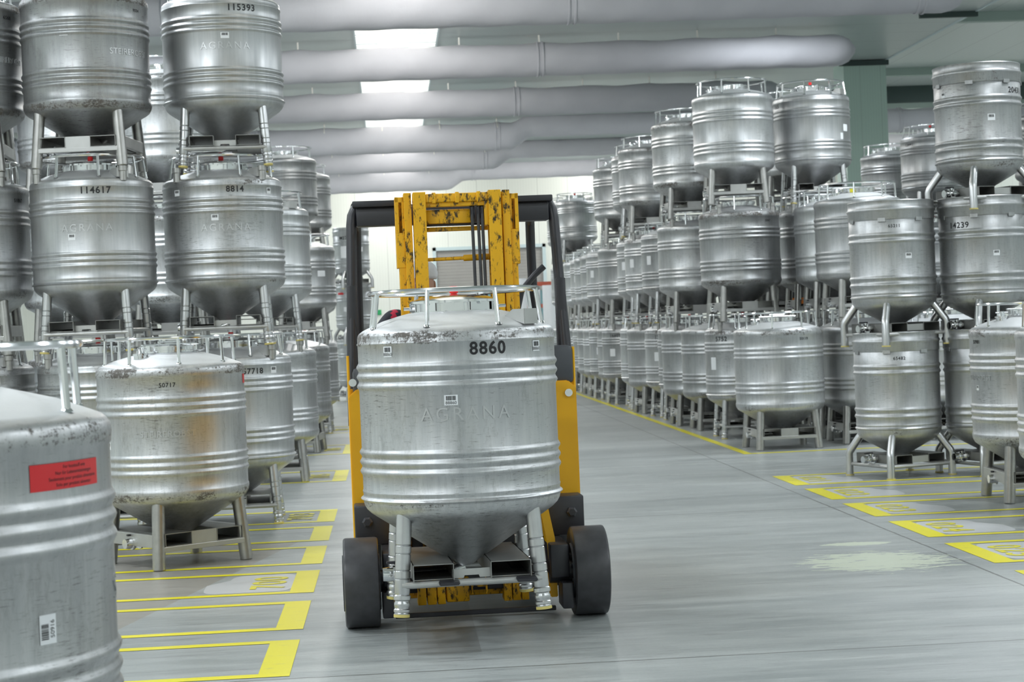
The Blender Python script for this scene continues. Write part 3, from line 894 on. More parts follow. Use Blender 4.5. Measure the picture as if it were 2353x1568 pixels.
SEATS = [('stacking_seat', finish(seat_bm(sx, sy), 'stacking_seat', M['tubeB']), None) for sx in (-1, 1) for sy in (-1, 1)]
RAD = {'A': .50, 'B': .515, 'C': .398}
NAMES = {'A': 'steel_container', 'B': 'steel_container', 'C': 'collared_container'}
crnd = random.Random(3)
def container(x, y, z, typ, tier, label, group, rot=None, dirt=None, bright=None, tilt=None, marks=(), stacked=False):
    r = empty(NAMES[typ], (x, y, z))
    if rot is None: rot = crnd.uniform(-6, 6)
    r.rotation_euler = (tilt or 0, 0, math.radians(rot))
    tag(r, label, 'container', group)
    d = crnd.uniform(.35, 1.0) if dirt is None else dirt
    b = crnd.uniform(.25, .8) if bright is None else bright
    made = {}
    parts = list(PROTO[typ, tier])
    if stacked and typ != 'C': parts += SEATS
    for name, me, par in parts:
        o = bpy.data.objects.new(name, me)
        o.color = (d, b, 0, 1)
        link(o, made[par] if par else r)
        if par is None or name not in made: made[name] = o
    t0 = -math.degrees(math.atan2(x, y)) - rot
    R = RAD[typ]
    for mk in marks:
        kind, th, mz = mk[0], mk[1], mk[2]
        ang0 = math.radians(t0 + th)
        def fn(v, Re=R, a0=ang0, mz=mz):
            a = a0 + v.x / R
            q = Re + .0015 + v.z
            return Vector((q * math.sin(a), -q * math.cos(a), mz + v.y))
        if kind == 'num':
            bm = bmesh.new(); text_into(bm, mk[3], mk[4] * 1.38, fn, spacing=1.12, bold=.022)
            bobj('number_marking', bm, M['black'], r, smooth=False)
        elif kind == 'emb':
            bm = bmesh.new(); text_into(bm, mk[3], mk[4] * 1.38, lambda v: fn(Vector((v.x, v.y, v.z * 1.0))), extrude=.0028, spacing=mk[5])
            bobj('embossed_lettering', bm, M['emboss'], r, smooth=False)
        else:
            def patch(bm, u0, u1, v0, v1, dz, mi, n=6):
                for i in range(n):
                    a, b2 = u0 + (u1 - u0) * i / n, u0 + (u1 - u0) * (i + 1) / n
                    bm.faces.new([bm.verts.new(fn(Vector(q))) for q in ((a, v0, dz), (b2, v0, dz), (b2, v1, dz), (a, v1, dz))]).material_index = mi
            if kind == 'code':      # white sticker with bars (and number)
                w_, h_ = mk[4], mk[5]
                bm = bmesh.new(); patch(bm, -w_ / 2, w_ / 2, -h_ / 2, h_ / 2, 0, 0)
                xx = -w_ * .36; rr = random.Random(5)
                while xx < w_ * .36:
                    bw = w_ * rr.choice((.02, .03, .05)); patch(bm, xx, xx + bw, -h_ * .02, h_ * .4, .0008, 1, 1); xx += bw + w_ * rr.choice((.02, .03))
                if mk[3]: text_into(bm, mk[3], h_ * .36 * 1.2, lambda v: fn(Vector((v.x, v.y - h_ * .27, .0008))), mi=1)
                bobj('barcode_sticker', bm, [M['white'], M['black']], r, smooth=False)
            elif kind == 'vcode':
                w_, h_ = mk[4], mk[5]
                bm = bmesh.new(); patch(bm, -w_ / 2, w_ / 2, -h_ / 2, h_ / 2, 0, 0)
                yy = -h_ * .34; rr = random.Random(5)
                while yy < h_ * .2:
                    bw = h_ * rr.choice((.015, .025, .04)); patch(bm, -w_ * .42, w_ * .02, yy, yy + bw, .0008, 1, 1); yy += bw + h_ * rr.choice((.015, .025))
                text_into(bm, mk[3], w_ * .36, lambda v: fn(Vector((w_ * .27 - v.y, v.x, .0008))), mi=1)
                bobj('barcode_sticker', bm, [M['white'], M['black']], r, smooth=False)
            elif kind == 'paper':
                w_, h_ = mk[4], mk[5]
                bm = bmesh.new(); patch(bm, -w_ / 2, w_ / 2, -h_ / 2, h_ / 2, 0, 0)
                bobj('paper_label', bm, M['white'], r, smooth=False)
            elif kind == 'red':
                w_, h_ = mk[4], mk[5]
                bm = bmesh.new(); patch(bm, -w_ / 2, w_ / 2, -h_ / 2, h_ / 2, 0, 0, 16)
                for i, s in enumerate(mk[3]):
                    text_into(bm, s, h_ * .19, lambda v, i=i: fn(Vector((v.x + w_ * .08, v.y + h_ * (.33 - .22 * i), .0008))), mi=1)
                bobj('warning_label', bm, [M['redlabel'], M['black']], r, smooth=False)
            elif kind == 'tag':
                bm = bmesh.new()
                a = ang0; box(bm, -.03, .03, -.002, .002, -.02, .025, 0, Matrix.Translation((mk[3] * math.sin(a), -mk[3] * math.cos(a), mz)) @ Matrix.Rotation(a + .5, 4, 'Z'))
                bobj('hanging_tag', bm, M['tagyellow'], r, smooth=False)
            elif kind == 'orange':
                bm = bmesh.new(); box(bm, -.14, .14, -.37, -.36, .17, .28); bobj('orange_card', bm, M['orange'], r, smooth=False)
    return r

PITCH = 1.50
LAYER = ['bottom', 'middle', 'top']
GL = 'steel containers in the left block'; GR = 'steel containers in the right block'
# foreground
container(-1.29, 5.0, 0, 'B', 'near', 'nearest steel container, cut off at the left edge, with a red sticker', GL, rot=5, dirt=.8, bright=.45,
          marks=[('red', 47, 1.257, ('For foodstuff only', 'Nur für Lebensmittelmengen', 'Seulement pour produits alimentaires', 'Solo per prodotti alimentari'), .27, .068),
                 ('vcode', 36, .875, '50916', .052, .075), ('emb', 76, .93, 'S', .07, 1.0)])
container(-1.57, 13.11, 0, 'B', 'near', 'grimy floor-standing steel container numbered 50717 beside the left bay markings', GL, rot=37, dirt=1.0, bright=.7,
          marks=[('num', -3, 1.27, '50717', .03), ('emb', -4, .935, 'STEIREROBST', .045, 1.05), ('red', 80, 1.285, ('', ''), .09, .065), ('code', -58, .86, '', .05, .05), ('paper', 84, .92, '', .05, .08)])
container(-1.36, 15.72, 0, 'A', 'near', 'steel container numbered 57718 standing on the floor behind container 50717', GL, rot=2, dirt=.4, bright=.6, stacked=True,
          marks=[('num', 20, 1.285, '57718', .048), ('code', 43, 1.29, '', .06, .055)])
container(-1.38, 15.72, PITCH, 'A', 'near', 'middle-layer container marked 8814, standing on container 57718', GL, rot=2, dirt=.8, bright=.5, stacked=True,
          marks=[('num', 12, 1.30, '8814', .05), ('code', -48, 1.29, '', .06, .05), ('code', 50, 1.29, '', .05, .05), ('code', -8, 1.07, '', .06, .05), ('emb', 2, .985, 'AGRANA', .062, 1.28)])
container(-1.33, 15.72, PITCH * 2, 'A', 'near', 'clean top-layer steel container numbered 115393 at the upper left', GL, rot=3, dirt=.1, bright=.55,
          marks=[('num', 20, 1.30, '115393', .055), ('code', 3, 1.07, '', .07, .05), ('emb', 3, .985, 'AGRANA', .062, 1.28)])
container(-2.42, 15.35, 0, 'A', 'near', 'floor-level container under number 114617, mostly hidden by container 50717', GL, rot=0, dirt=.9, bright=.5, stacked=True)
container(-2.42, 15.35, PITCH, 'A', 'near', 'middle-layer steel container numbered 114617 in the left block', GL, rot=-6, dirt=.3, bright=.55, stacked=True,
          marks=[('num', 3, 1.30, '114617', .055), ('code', -20, .93, '', .06, .05), ('emb', -6, 1.0, 'AGRANA', .062, 1.28)])
container(-2.42, 15.35, PITCH * 2, 'B', 'near', 'dark worn top-layer container directly above number 114617', GL, rot=-6, dirt=1.0, bright=.15,
          marks=[('emb', 44, .92, 'STEIREROBST', .05, 1.0), ('code', -19, 1.07, '', .07, .05), ('num', 53, 1.27, '9554', .025)])
for l in range(3):
    container(-3.49, 15.5, PITCH * l, 'B' if l else 'A', 'near', 'steel container cut by the left edge in the %s layer of the front left row' % LAYER[l], GL, rot=3, dirt=[.8, .7, .9][l], bright=[.6, .4, .2][l], stacked=l < 2,
              marks=[[], [('num', 55, 1.27, '51867', .03)], [('num', 50, 1.27, '6568', .03), ('emb', 50, .92, 'STEIREROBST', .05, 1.0)]][l])
for l in range(2):
    container(-1.33, 19.83, PITCH * l, ['B', 'A'][l], 'near', ['floor-level container just behind number 57718, plain legs', 'smooth pale middle-layer container peeking right of container 8814'][l], GL, rot=2, dirt=[.6, .05][l], bright=[.6, .8][l], stacked=l < 1)
for i, (x, y) in enumerate(((-4.5, 20.1), (-3.42, 20.15), (-2.36, 20.1))):
    for l in range(3):
        container(x, y, PITCH * l, 'B', 'far', 'half-hidden %s-layer container in the second left row, %s from the left' % (LAYER[l], ORD[i + 1]), GL, dirt=.9, bright=.85, stacked=l < 2)
for l, s in ((0, 'orange_dummy'), (1, '')):
    container(-1.34, 28.75, PITCH * l, 'A' if l == 0 else 'B', 'far', ['pale floor-level container ending 368 far back in the left row', 'middle-layer container with white label, far back in the left row'][l], GL, rot=0, dirt=.3, bright=.6, stacked=l < 1,
              marks=[('paper', 35, 1.0, '', .12, .09), ('num', -5, 1.27, '50368', .05)] if l == 0 else [('paper', 35, .98, '', .14, .09)])
for l in range(3):
    container(-1.62, 30.1, PITCH * l, 'B', 'far', ['floor-level container hidden far back behind number 368', 'middle container hidden far back behind the white-labelled one', 'dark top-layer container far back, rail silhouetted against the ducts'][l], GL, dirt=.8, bright=.3, stacked=l < 2)
for l in range(3):
    container(-1.50, 33.4, PITCH * l, 'B', 'far', ['floor-level container of the last stack in the left row', 'middle container of the last stack in the left row', 'top container with white label on the last stack of the left row'][l], GL, dirt=.6, bright=.4, stacked=l < 2,
              marks=[('paper', 20, .95, '', .16, .1)] if l == 2 else [])
for l in range(3):
    r_ = container(-.80, 41.1, 1.25 * l, 'C', 'near', ['lowest collared container of the distant aisle-end stack on the left', 'middle collared container of the distant left stack, with red label', 'highest collared container of the distant left stack, marked M229'][l], GL, rot=20, dirt=.3, bright=.8,
              marks=[[], [('red', -45, 1.15, ('', ''), .17, .05), ('paper', -25, .8, '', .12, .1)], [('num', -22, 1.13, 'M229', .07), ('paper', -20, .82, '', .22, .26), ('paper', 30, .87, '', .12, .1)]][l])
# filler columns deep in the left block
for i, (x, y, n) in enumerate(((-2.4, 24.5, 2), (-1.34, 24.4, 1), (-3.5, 24.5, 2))):
    for l in range(n):
        container(x, y, PITCH * l, 'B', 'far', '%s-layer container deep in the left block, third row back, %s from aisle' % (LAYER[l], ORD[[2, 1, 3][i]]), GL, stacked=l < n - 1)

# centre container on the forks
CZ = .18
container(.33, 9.30, CZ, 'A', 'near', 'large steel container numbered 88860 carried on the forklift forks', 'steel containers', rot=3, dirt=.95, bright=.62, tilt=math.radians(-.5),
          marks=[('num', 18, 1.297, '8860', .062), ('code', -42, 1.30, '88860', .055, .052), ('code', 52, 1.30, '88860', .055, .052), ('code', -4, 1.055, '88860', .066, .05), ('emb', 4, .985, 'AGRANA', .066, 1.3)])

# collared stacks on the right
for l in range(2):
    container(4.79, 17.12, 1.235 * l, 'C', 'near', ['floor-standing collared container with bent legs nearest the aisle, bay 021', 'second collared container up, stacked nearest the aisle above bay 021'][l], GR, rot=19, dirt=.7, bright=.5,
              marks=[[('num', 4, 1.12, '65482', .03), ('code', -50, 1.30, '', .05, .05)], [('num', 4, 1.12, '65211', .03), ('code', 22, .84, '', .06, .05), ('code', -30, 1.31, '', .06, .04)]][l])
for l in range(3):
    container(5.62, 16.97, 1.235 * l, 'C', 'near', ['floor-standing collared container behind the bent legs of its left neighbour', 'collared container numbered 14239 in the middle of its stack', 'topmost collared container at the upper right, open rim'][l], GR, rot=19, dirt=[.4, .8, 1.0][l], bright=[.4, .3, .25][l],
              marks=[[], [('num', -32, 1.10, '14239', .055), ('code', 18, .83, '', .06, .05), ('code', 26, 1.24, '', .06, .04)], [('num', 60, 1.10, '20431', .055), ('code', -50, 1.09, '', .05, .05), ('code', 18, .85, '', .07, .06)]][l])
container(5.22, 14.55, 0, 'B', 'near', 'floor-standing container cut by the right edge, beside its valve', GR, rot=-3, dirt=.8, bright=.55,
          marks=[('code', -62, .92, '', .04, .04), ('emb', -62, 1.0, 'STEIREROBST', .045, 1.0), ('num', -62, 1.29, '50981', .03)])
container(5.03, 12.9, 0, 'B', 'near', 'sliver of a container at the extreme right edge of the photo', GR, rot=3)

# right block, aisle row
L1 = [(4.54, 21.25), (4.56, 23.45), (4.57, 25.35), (4.48, 26.61), (4.58, 27.78), (4.56, 29.06), (4.46, 30.37), (4.49, 31.67), (4.64, 32.85), (4.45, 34.08), (4.51, 35.25), (4.46, 36.42), (4.48, 37.6), (4.49, 38.89), (4.51, 40.19), (4.51, 41.49), (4.53, 43.3), (4.49, 44.8)]
T1 = 'BABBAABAAABABBABBB'
LV = {1: 3, 3: 3, 5: 2, 6: 3, 7: 3, 9: 3, 11: 2, 12: 2, 13: 2, 14: 2, 15: 2, 16: 3, 17: 3}
for i, (x, y) in enumerate(L1):
    n = LV.get(i, 1)
    for l in range(n):
        typ = T1[i] if l == 0 else ('B' if (i + l) % 3 or i < 4 else 'A')
        if i in (6, 7) and l == 1: typ = 'A'
        tier = 'near' if i < 2 else 'far'
        mk = []
        if i == 0: mk = [('num', 35, 1.28, '50119', .03)]
        elif l == 0 and typ == 'A':
            mk = [('num', -30, 1.28, '1' + str(3752 + i * 317), .06), ('paper', -38, .97, '', .12, .14)]
            if i == 1: mk = [('num', -35, 1.28, '5752', .06), ('code', -5, 1.29, '', .05, .05), ('paper', -52, .97, '', .10, .16), ('num', 8, .64, '7 127 kg/282 lbs', .028)]
        elif l == 1 and i == 1: mk = [('num', 45, 1.27, '5047', .03)]
        elif l == 1 and typ == 'A': mk = [('paper', -50, 1.0, '', .1, .14)]
        if i == 4 and l == 0: mk.append(('orange', 0, 0))
        lab = 'steel container in the %s layer of the right-hand aisle row, %s from the near end' % (LAYER[l], ORD[i + 1])
        if i == 0: lab = 'floor-standing steel container numbered 50119 at the corner of the yellow line'
        container(x if l < 2 else x - .03, y, PITCH * l, typ, tier, lab, GR, rot=(3 if i == 0 else None), dirt=(.8 if i == 0 else None), bright=(.7 if i == 0 else None), marks=mk, stacked=l < n - 1)
# second and deeper rows
ROW2 = [(5.66, 21.67, 2), (5.66, 22.78, 2), (5.67, 23.9, 3), (5.62, 25.0, 3), (5.6, 26.2, 2), (5.6, 27.4, 2)]
for i, (x, y, n) in enumerate(ROW2):
    for l in range(n):
        mk = []
        typ = 'B'
        if i == 0 and l == 1: mk = [('num', -2, 1.27, '50767', .03), ('tag', -10, 1.50, .30)]
        if i == 2 and l == 2: typ = 'A'; mk = [('num', -63, 1.29, '565', .055), ('paper', 60, .97, '', .1, .09), ('paper', 50, .85, '', .05, .1)]
        if i == 3 and l == 1: mk = [('orange', 0, 0)]
        container(x, y, PITCH * l, typ, 'near' if i < 3 else 'far', '%s-layer container in the second right-hand row, %s from the near end' % (LAYER[l], ORD[i + 1]), GR, marks=mk, stacked=l < n - 1,
                  dirt=(.15 if typ == 'A' else None), bright=(.5 if typ == 'A' else None))
for i, (x, y) in enumerate(((6.75, 21.7), (6.75, 22.9), (6.75, 24.1), (6.75, 25.3))):
    for l in range(1):
        container(x, y, 0, 'B', 'far', 'floor-level container in the third right-hand row, %s from the near end' % ORD[i + 1], GR)
FARR = [(9.35, 33.4, 'in front of the pale green pillar'), (9.15, 30.1, 'left of the topmost collared container'), (9.75, 31.3, 'tucked behind its left neighbour'), (10.1, 27.2, 'at the extreme right edge')]
for i, (x, y, s) in enumerate(FARR):
    for l in range(3):
        mk = [('num', -45, 1.28, '13441', .05)] if (i == 1 and l == 2) else []
        container(x, y, PITCH * l, 'B' if i != 1 else 'A', 'far', '%s-layer container in the far right group, %s' % (LAYER[l], s), GR, marks=mk, dirt=.5, bright=.35, stacked=l < 2)

# ------------------------------------------------------------------ forklift
FK = empty('forklift', (.405, 9.86, 0), math.radians(1.2))
tag(FK, 'yellow and black counterbalance forklift carrying a steel container down the aisle', 'forklift')
def fpart(name, bm, mats, parent=None, **k):
    return bobj(name, bm, mats, parent or FK, **k)
for s in (-1, 1):
    bm = bmesh.new()
    Mx = Matrix.Translation((s * .615, .015 * s, .24)) @ Matrix.Rotation(PI / 2, 4, 'Y')
    lathe(bm, [(.0, -.08), (.10, -.08), (.15, -.09), (.205, -.094), (.228, -.093), (.237, -.088), (.24, -.078), (.24, .078), (.237, .088), (.228, .093), (.205, .094), (.15, .09), (.10, .08), (0, .08)], 64, Mx)
    wh = fpart('front_wheel', bm, M['rubber'], angle=40)
    bm = bmesh.new()
    lathe(bm, [(0, -.086), (.07, -.086), (.13, -.098), (.15, -.10), (.15, -.094), (.15, .094), (.15, .10), (.13, .098), (.07, .086), (0, .086)], 32, Mx)
    for i in range(6):
        a = i * PI / 3
        tube(bm, Mx @ Vector((.085 * math.cos(a), .085 * math.sin(a), -.1)), Mx @ Vector((.085 * math.cos(a), .085 * math.sin(a), .1)), .012, 8)
    bobj('rim', bm, M['darkgrey'], wh)
    bm = bmesh.new()
    box(bm, s * .45 - .05, s * .45 + .05, -.10, .45, .22, .40, .01)
    box(bm, s * .48 - .03, s * .48 + .03, -.16, .05, .06, .2, .008)
    tube(bm, (s * .40, 0, .24), (s * .56, 0, .24), .06, 18)
    fpart('axle_housing', bm, M['blackmetal'])
# front chassis
bm = bmesh.new()
for s in (-1, 1):
    box(bm, min(s * .40, s * .64), max(s * .40, s * .64), .30, .62, .40, .62, .01)
    lathe(bm, [(0, 0), (.03, 0), (.03, .02), (.02, .03), (0, .03)], 6, align((s * .57, .30, .53), (s * .57, -1, .53)))
box(bm, -.62, .62, .62, 2.25, .18, .50, .02)
box(bm, -.50, .50, .30, .62, .12, .30, .01)
fpart('chassis', bm, M['blackmetal'], angle=30)
# body panels
for s in (-1, 1):
    bm = bmesh.new()
    poly = [(s * .34, .60), (s * .645, .56), (s * .645, 1.22), (s * .60, 1.26), (s * .34, 1.26)]
    prism(bm, poly, .48, .56, bev=.006)
    prism(bm, [(.56, .50), (2.0, .50), (2.0, 1.05), (1.35, 1.05), (1.0, 1.26), (.56, 1.26)], s * .645 - (.03 if s > 0 else 0), s * .645 + (0 if s > 0 else .03), axis='x', bev=.006)
    fpart('side_panel', bm, M['yel'], smooth=False)
    bm = bmesh.new()
    tube(bm, (s * .642, .53, .42), (s * .642, .53, 1.45), .008, 8)
    fpart('edge_strip', bm, M['yel'])
bm = bmesh.new()
box(bm, -.60, .60, .60, 1.0, .50, .56, .005)
fpart('floor_plate', bm, M['darkgrey'], smooth=False)
bm = bmesh.new()
box(bm, -.60, .60, 1.05, 1.95, .5, .98, .04)
fpart('battery_hood', bm, M['yel'], angle=40)
bm = bmesh.new()
prism(bm, [(1.95, .28), (2.35, .33), (2.42, .5), (2.42, .95), (2.3, 1.1), (1.95, 1.1)], -.6, .6, axis='x', bev=.03)
fpart('counterweight', bm, M['yel'], angle=40)
for s in (-1, 1):
    bm = bmesh.new()
    Mx = Matrix.Translation((s * .48, 1.95, .21)) @ Matrix.Rotation(PI / 2, 4, 'Y')
    lathe(bm, [(0, -.06), (.12, -.07), (.19, -.08), (.21, -.06), (.21, .06), (.19, .08), (.12, .07), (0, .06)], 48, Mx)
    fpart('rear_wheel', bm, M['rubber'], angle=40)
bm = bmesh.new()
box(bm, -.24, .24, 1.15, 1.6, .98, 1.17, .035); box(bm, -.22, .22, 1.55, 1.68, 1.12, 1.66, .04)
fpart('seat', bm, M['darkgrey'], angle=40)
bm = bmesh.new()
box(bm, -.60, .60, .60, .72, 1.10, 1.24, .02); box(bm, .38, .64, .50, .72, 1.24, 1.46, .03); box(bm, -.62, -.42, .52, .70, 1.22, 1.38, .03)
fpart('dashboard', bm, M['darkgrey'], angle=40)
bm = bmesh.new()
path_tube(bm, arc(0, 0, 0, .15, 0, 345, 23, 'xy'), .012, 8, closed=True)
tube(bm, (0, 0, 0), (0, .0, -.25), .022, 10)
for a in (0, 2.1, 4.2): tube(bm, (0, 0, 0), (.15 * math.cos(a), .15 * math.sin(a), 0), .008, 6)
for v in bm.verts: v.co = Matrix.Translation((-.08, .88, 1.36)) @ Matrix.Rotation(math.radians(25), 4, 'X') @ v.co
fpart('steering_wheel', bm, M['blackmetal'])
bm = bmesh.new()
lathe(bm, [(0, 0), (.015, 0), (.022, .02), (.022, .035), (0, .035)], 20, align((.60, .50, 1.19), (.60, -1, 1.19)))
fpart('work_lamp', bm, M['bright'])
bm = bmesh.new()
lathe(bm, [(0, 0), (.015, 0), (.022, .02), (.022, .035), (0, .035)], 20, align((-.62, .46, 1.30), (-.62, -1, 1.30)))
fpart('work_lamp', bm, M['bright'])
# overhead guard
bm = bmesh.new()
for s in (-1, 1):
    bm = bmesh.new()
    pts = [(s * .625, .60, 1.05), (s * .62, .62, 1.35)] + [(s * .60, .74, 1.9), (s * .59, .78, 2.20)] + [(s * .583, .79, 2.255), (s * .565, .80, 2.295), (s * .54, .80, 2.31), (s * .50, .80, 2.31)]
    path_tube(bm, pts, .03, 12)
    path_tube(bm, [(s * .57, 1.9, 1.0), (s * .56, 1.9, 2.1), (s * .555, 1.84, 2.24), (s * .55, 1.7, 2.30), (s * .56, .80, 2.31)], .03, 12)
    box(bm, min(s * .575, s * .63), max(s * .575, s * .63), .66, .76, 1.24, 1.85, .006)
    fpart('guard_frame', bm, M['blackmetal'])
bm = bmesh.new()
box(bm, -.56, .56, .74, .86, 2.19, 2.30, .01)
for i in range(8): box(bm, -.54 + i * .148, -.50 + i * .148, .82, 1.82, 2.285, 2.315, .004)
box(bm, -.58, -.30, .70, .84, 2.30, 2.335, .006); box(bm, .30, .58, .70, .84, 2.30, 2.335, .006)
box(bm, -.56, .56, 1.76, 1.84, 2.26, 2.31, .01)
fpart('guard_roof', bm, M['blackmetal'], angle=30)
bm = bmesh.new()
path_tube(bm, [(.62, 1.7, 1.95), (.56, 1.7, 1.90), (.47, 1.7, 1.80), (.44, 1.7, 1.68), (.44, 1.7, 1.2)], .02, 10)
fpart('grab_handle', bm, M['blackmetal'])
# mast: nested channels
MY = .30
def mast_stage(x_in, x_out, z0, z1, y0, y1, name, mat, slot=False):
    for s in (-1, 1):
        bm = bmesh.new()
        a, b = sorted((s * x_in, s * x_out))
        if slot:
            box(bm, a, b, y0, y0 + .02, z0, z1 - .2, .003); 
            i0, i1 = sorted((s * (x_in), s * (x_in + .012))); box(bm, i0, i1, y0, y0 + .02, z1 - .2, z1, .002)
            i0, i1 = sorted((s * (x_out - .02), s * x_out)); box(bm, i0, i1, y0, y0 + .02, z1 - .2, z1, .002)
            box(bm, a, b, y0, y0 + .02, z1 - .03, z1 - .001, .002)
        else:
            box(bm, a, b, y0, y0 + .02, z0, z1, .003)
        c, d = sorted((s * (x_out - .018), s * x_out))
        box(bm, c, d, y0 + .018, y1, z0, z1, .003)
        box(bm, a, b, y1 - .016, y1, z0, z1, .003)
        fpart(name, bm, mat, smooth=False)
mast_stage(.296, .345, 1.93, 2.325, MY + .05, MY + .2, 'outer_mast_rail', M['yelworn'], slot=True)
mast_stage(.285, .332, .10, 1.94, MY + .055, MY + .2, 'outer_mast_rail', M['yelworn'])
mast_stage(.254, .296, .10, 2.345, MY + .03, MY + .17, 'middle_mast_rail', M['yelworn'])
mast_stage(.174, .245, .10, 2.345, MY, MY + .13, 'inner_mast_rail', M['yelworn'])
bm = bmesh.new()
box(bm, -.18, .18, MY + .01, MY + .08, 2.285, 2.335, .012); box(bm, -.18, .18, MY + .03, MY + .09, 2.262, 2.290, .006)
for x in (-.13, .0, .12): box(bm, x - .01, x + .012, MY - .0, MY + .03, 2.28, 2.34, .004)
box(bm, -.18, .08, MY + .07, MY + .12, 2.17, 2.25, .01); box(bm, -.18, .18, MY + .14, MY + .17, 2.13, 2.155, .006)
box(bm, .15, .18, MY + .02, MY + .12, 2.15, 2.30, .006)
fpart('mast_crosshead', bm, M['yelworn'], angle=30)
bm = bmesh.new()
tube(bm, (-.18, MY + .11, 1.972), (.04, MY + .11, 1.975), .010, 12); tube(bm, (.03, MY + .11, 1.975), (.18, MY + .11, 1.978), .018, 16)
fpart('tilt_cylinder', bm, M['yelworn'])
bm = bmesh.new()
box(bm, -.18, .18, MY + .1, MY + .13, 2.158, 2.172, .003)
for x, r_ in ((.085, .045), (.125, .045)):
    lathe(bm, [(0, -.012), (r_, -.012), (r_ - .012, 0), (r_, .012), (0, .012)], 28, align((x, MY + .07, 2.225), (1, MY + .07, 2.225)))
fpart('chain_pulley', bm, M['blackmetal'])
for x in (.088, .122, .145):
    bm = bmesh.new()
    path_tube(bm, [(x, MY + .03, .5), (x, MY + .03, 1.5), (x - .006, MY + .03, 2.18), (x - .004, MY + .04, 2.25), (x, MY + .07, 2.27)], .009, 10)
    fpart('hydraulic_hose', bm, M['rubber'])
# carriage, forks and mast feet
bm = bmesh.new()
box(bm, -.36, .36, MY - .05, MY + .0, .26, .36, .008); box(bm, -.36, .36, MY - .05, MY, .58, .68, .008)
for x in (-.30, -.10, .12, .30): box(bm, x - .03, x + .03, MY - .04, MY + .0, .30, .66, .004)
fpart('carriage', bm, M['blackmetal'], angle=30)
for s in (-1, 1):
    bm = bmesh.new()
    x = s * .19
    prism(bm, [(MY - .06, .30), (MY - .06, .72), (MY - .10, .72), (MY - .10, .38), (-1.0, .352), (-1.0, .337), (MY - .10, .33)], x - .05, x + .05, axis='x', bev=.004)
    fpart('fork', bm, M['blackmetal'], smooth=False)
bm = bmesh.new()
box(bm, -.36, .36, MY + .08, MY + .17, .08, .24, .008)
for x0, x1, z1 in ((-.31, -.262, .245), (-.255, -.205, .25), (-.20, -.155, .25), (.17, .215, .30), (.22, .265, .25), (.27, .31, .24)):
    box(bm, x0, x1, MY - .03, MY + .1, .055, z1 + .03, .004)
box(bm, -.15, -.02, MY - .01, MY + .1, .06, .20, .01); box(bm, -.01, .0, MY - .02, MY + .05, .10, .18, .002); box(bm, .07, .08, MY - .02, MY + .05, .10, .20, .002); box(bm, 0, .08, MY - .02, MY + .0, .14, .16, .002)
fpart('mast_foot', bm, M['yelworn'], angle=30)
for s in (-1, 1):
    bm = bmesh.new()
    prism(bm, [(s * .355, .62), (s * .40, .64), (s * .44, .42), (s * .445, .10), (s * .405, .10), (s * .40, .40)], .02, .34, bev=.004)
    fpart('mast_bracket', bm, M['yel'], smooth=False)
bm = bmesh.new()
box(bm, -.44, .44, .10, .13, .015, .04, .004)
fpart('lower_bar', bm, M['blackmetal'], smooth=False)

# ------------------------------------------------------------------ driver
def skin_body(joints, edges, name):
    me = bpy.data.meshes.new(name)
    names = list(joints)
    me.from_pydata([joints[n][0] for n in names], [(names.index(a), names.index(b)) for a, b in edges], [])
    o = bpy.data.objects.new(name, me); COL.objects.link(o)
    md = o.modifiers.new('s', 'SKIN')
    for i, n in enumerate(names):
        r = joints[n][1]; me.skin_vertices[0].data[i].radius = (r, r) if not isinstance(r, tuple) else r
        me.skin_vertices[0].data[i].use_root = (n == 'pelvis' or n == 'palm')
    sb = o.modifiers.new('u', 'SUBSURF'); sb.levels = 2
    dg = bpy.context.evaluated_depsgraph_get()
    ev = o.evaluated_get(dg)
    nm = bpy.data.meshes.new_from_object(ev)
    bpy.data.objects.remove(o); bpy.data.meshes.remove(me)
    return nm
J = {'pelvis': ((0, 0, .10), (.16, .12)), 'belly': ((-.01, -.01, .25), (.15, .11)), 'chest': ((-.03, -.03, .42), (.17, .115)), 'neckb': ((-.04, -.04, .555), (.075, .07)), 'neck': ((-.045, -.06, .61), (.055, .055)), 'skull': ((-.05, -.07, .68), (.06, .07)),
     'shL': ((-.235, -.07, .565), .066), 'elL': ((-.35, -.20, .40), .052), 'wrL': ((-.15, -.36, .27), .032),
     'shR': ((.15, -.03, .50), .06), 'elR': ((.25, -.14, .26), .048), 'wrR': ((.09, -.38, .27), .032),
     'hipL': ((-.10, -.04, .08), .09), 'knL': ((-.15, -.46, .10), .062), 'anL': ((-.15, -.50, -.34), .045), 'toL': ((-.15, -.64, -.40), .04),
     'hipR': ((.10, -.04, .08), .09), 'knR': ((.15, -.46, .10), .062), 'anR': ((.15, -.50, -.34), .045), 'toR': ((.15, -.64, -.40), .04)}
Ed = [('pelvis', 'belly'), ('belly', 'chest'), ('chest', 'neckb'), ('neckb', 'neck'), ('neck', 'skull'), ('chest', 'shL'), ('shL', 'elL'), ('elL', 'wrL'), ('chest', 'shR'), ('shR', 'elR'), ('elR', 'wrR'),
      ('pelvis', 'hipL'), ('hipL', 'knL'), ('knL', 'anL'), ('anL', 'toL'), ('pelvis', 'hipR'), ('hipR', 'knR'), ('knR', 'anR'), ('anR', 'toR')]
M['skin'] = plain('skin', (0.50, 0.27, 0.18), 0.5)
M['jacket'] = plain('black_jacket_cloth', (0.018, 0.02, 0.03), 0.75, noise=.3, nscale=8)
M['redtrim'] = plain('red_jacket_trim', (0.55, 0.02, 0.06), 0.6)
M['trousers'] = plain('dark_blue_trousers', (0.03, 0.04, 0.07), 0.8)
M['cap'] = plain('white_cap_cloth', (0.78, 0.79, 0.82), 0.7, noise=.06, nscale=10)
me = skin_body(J, Ed, 'person')
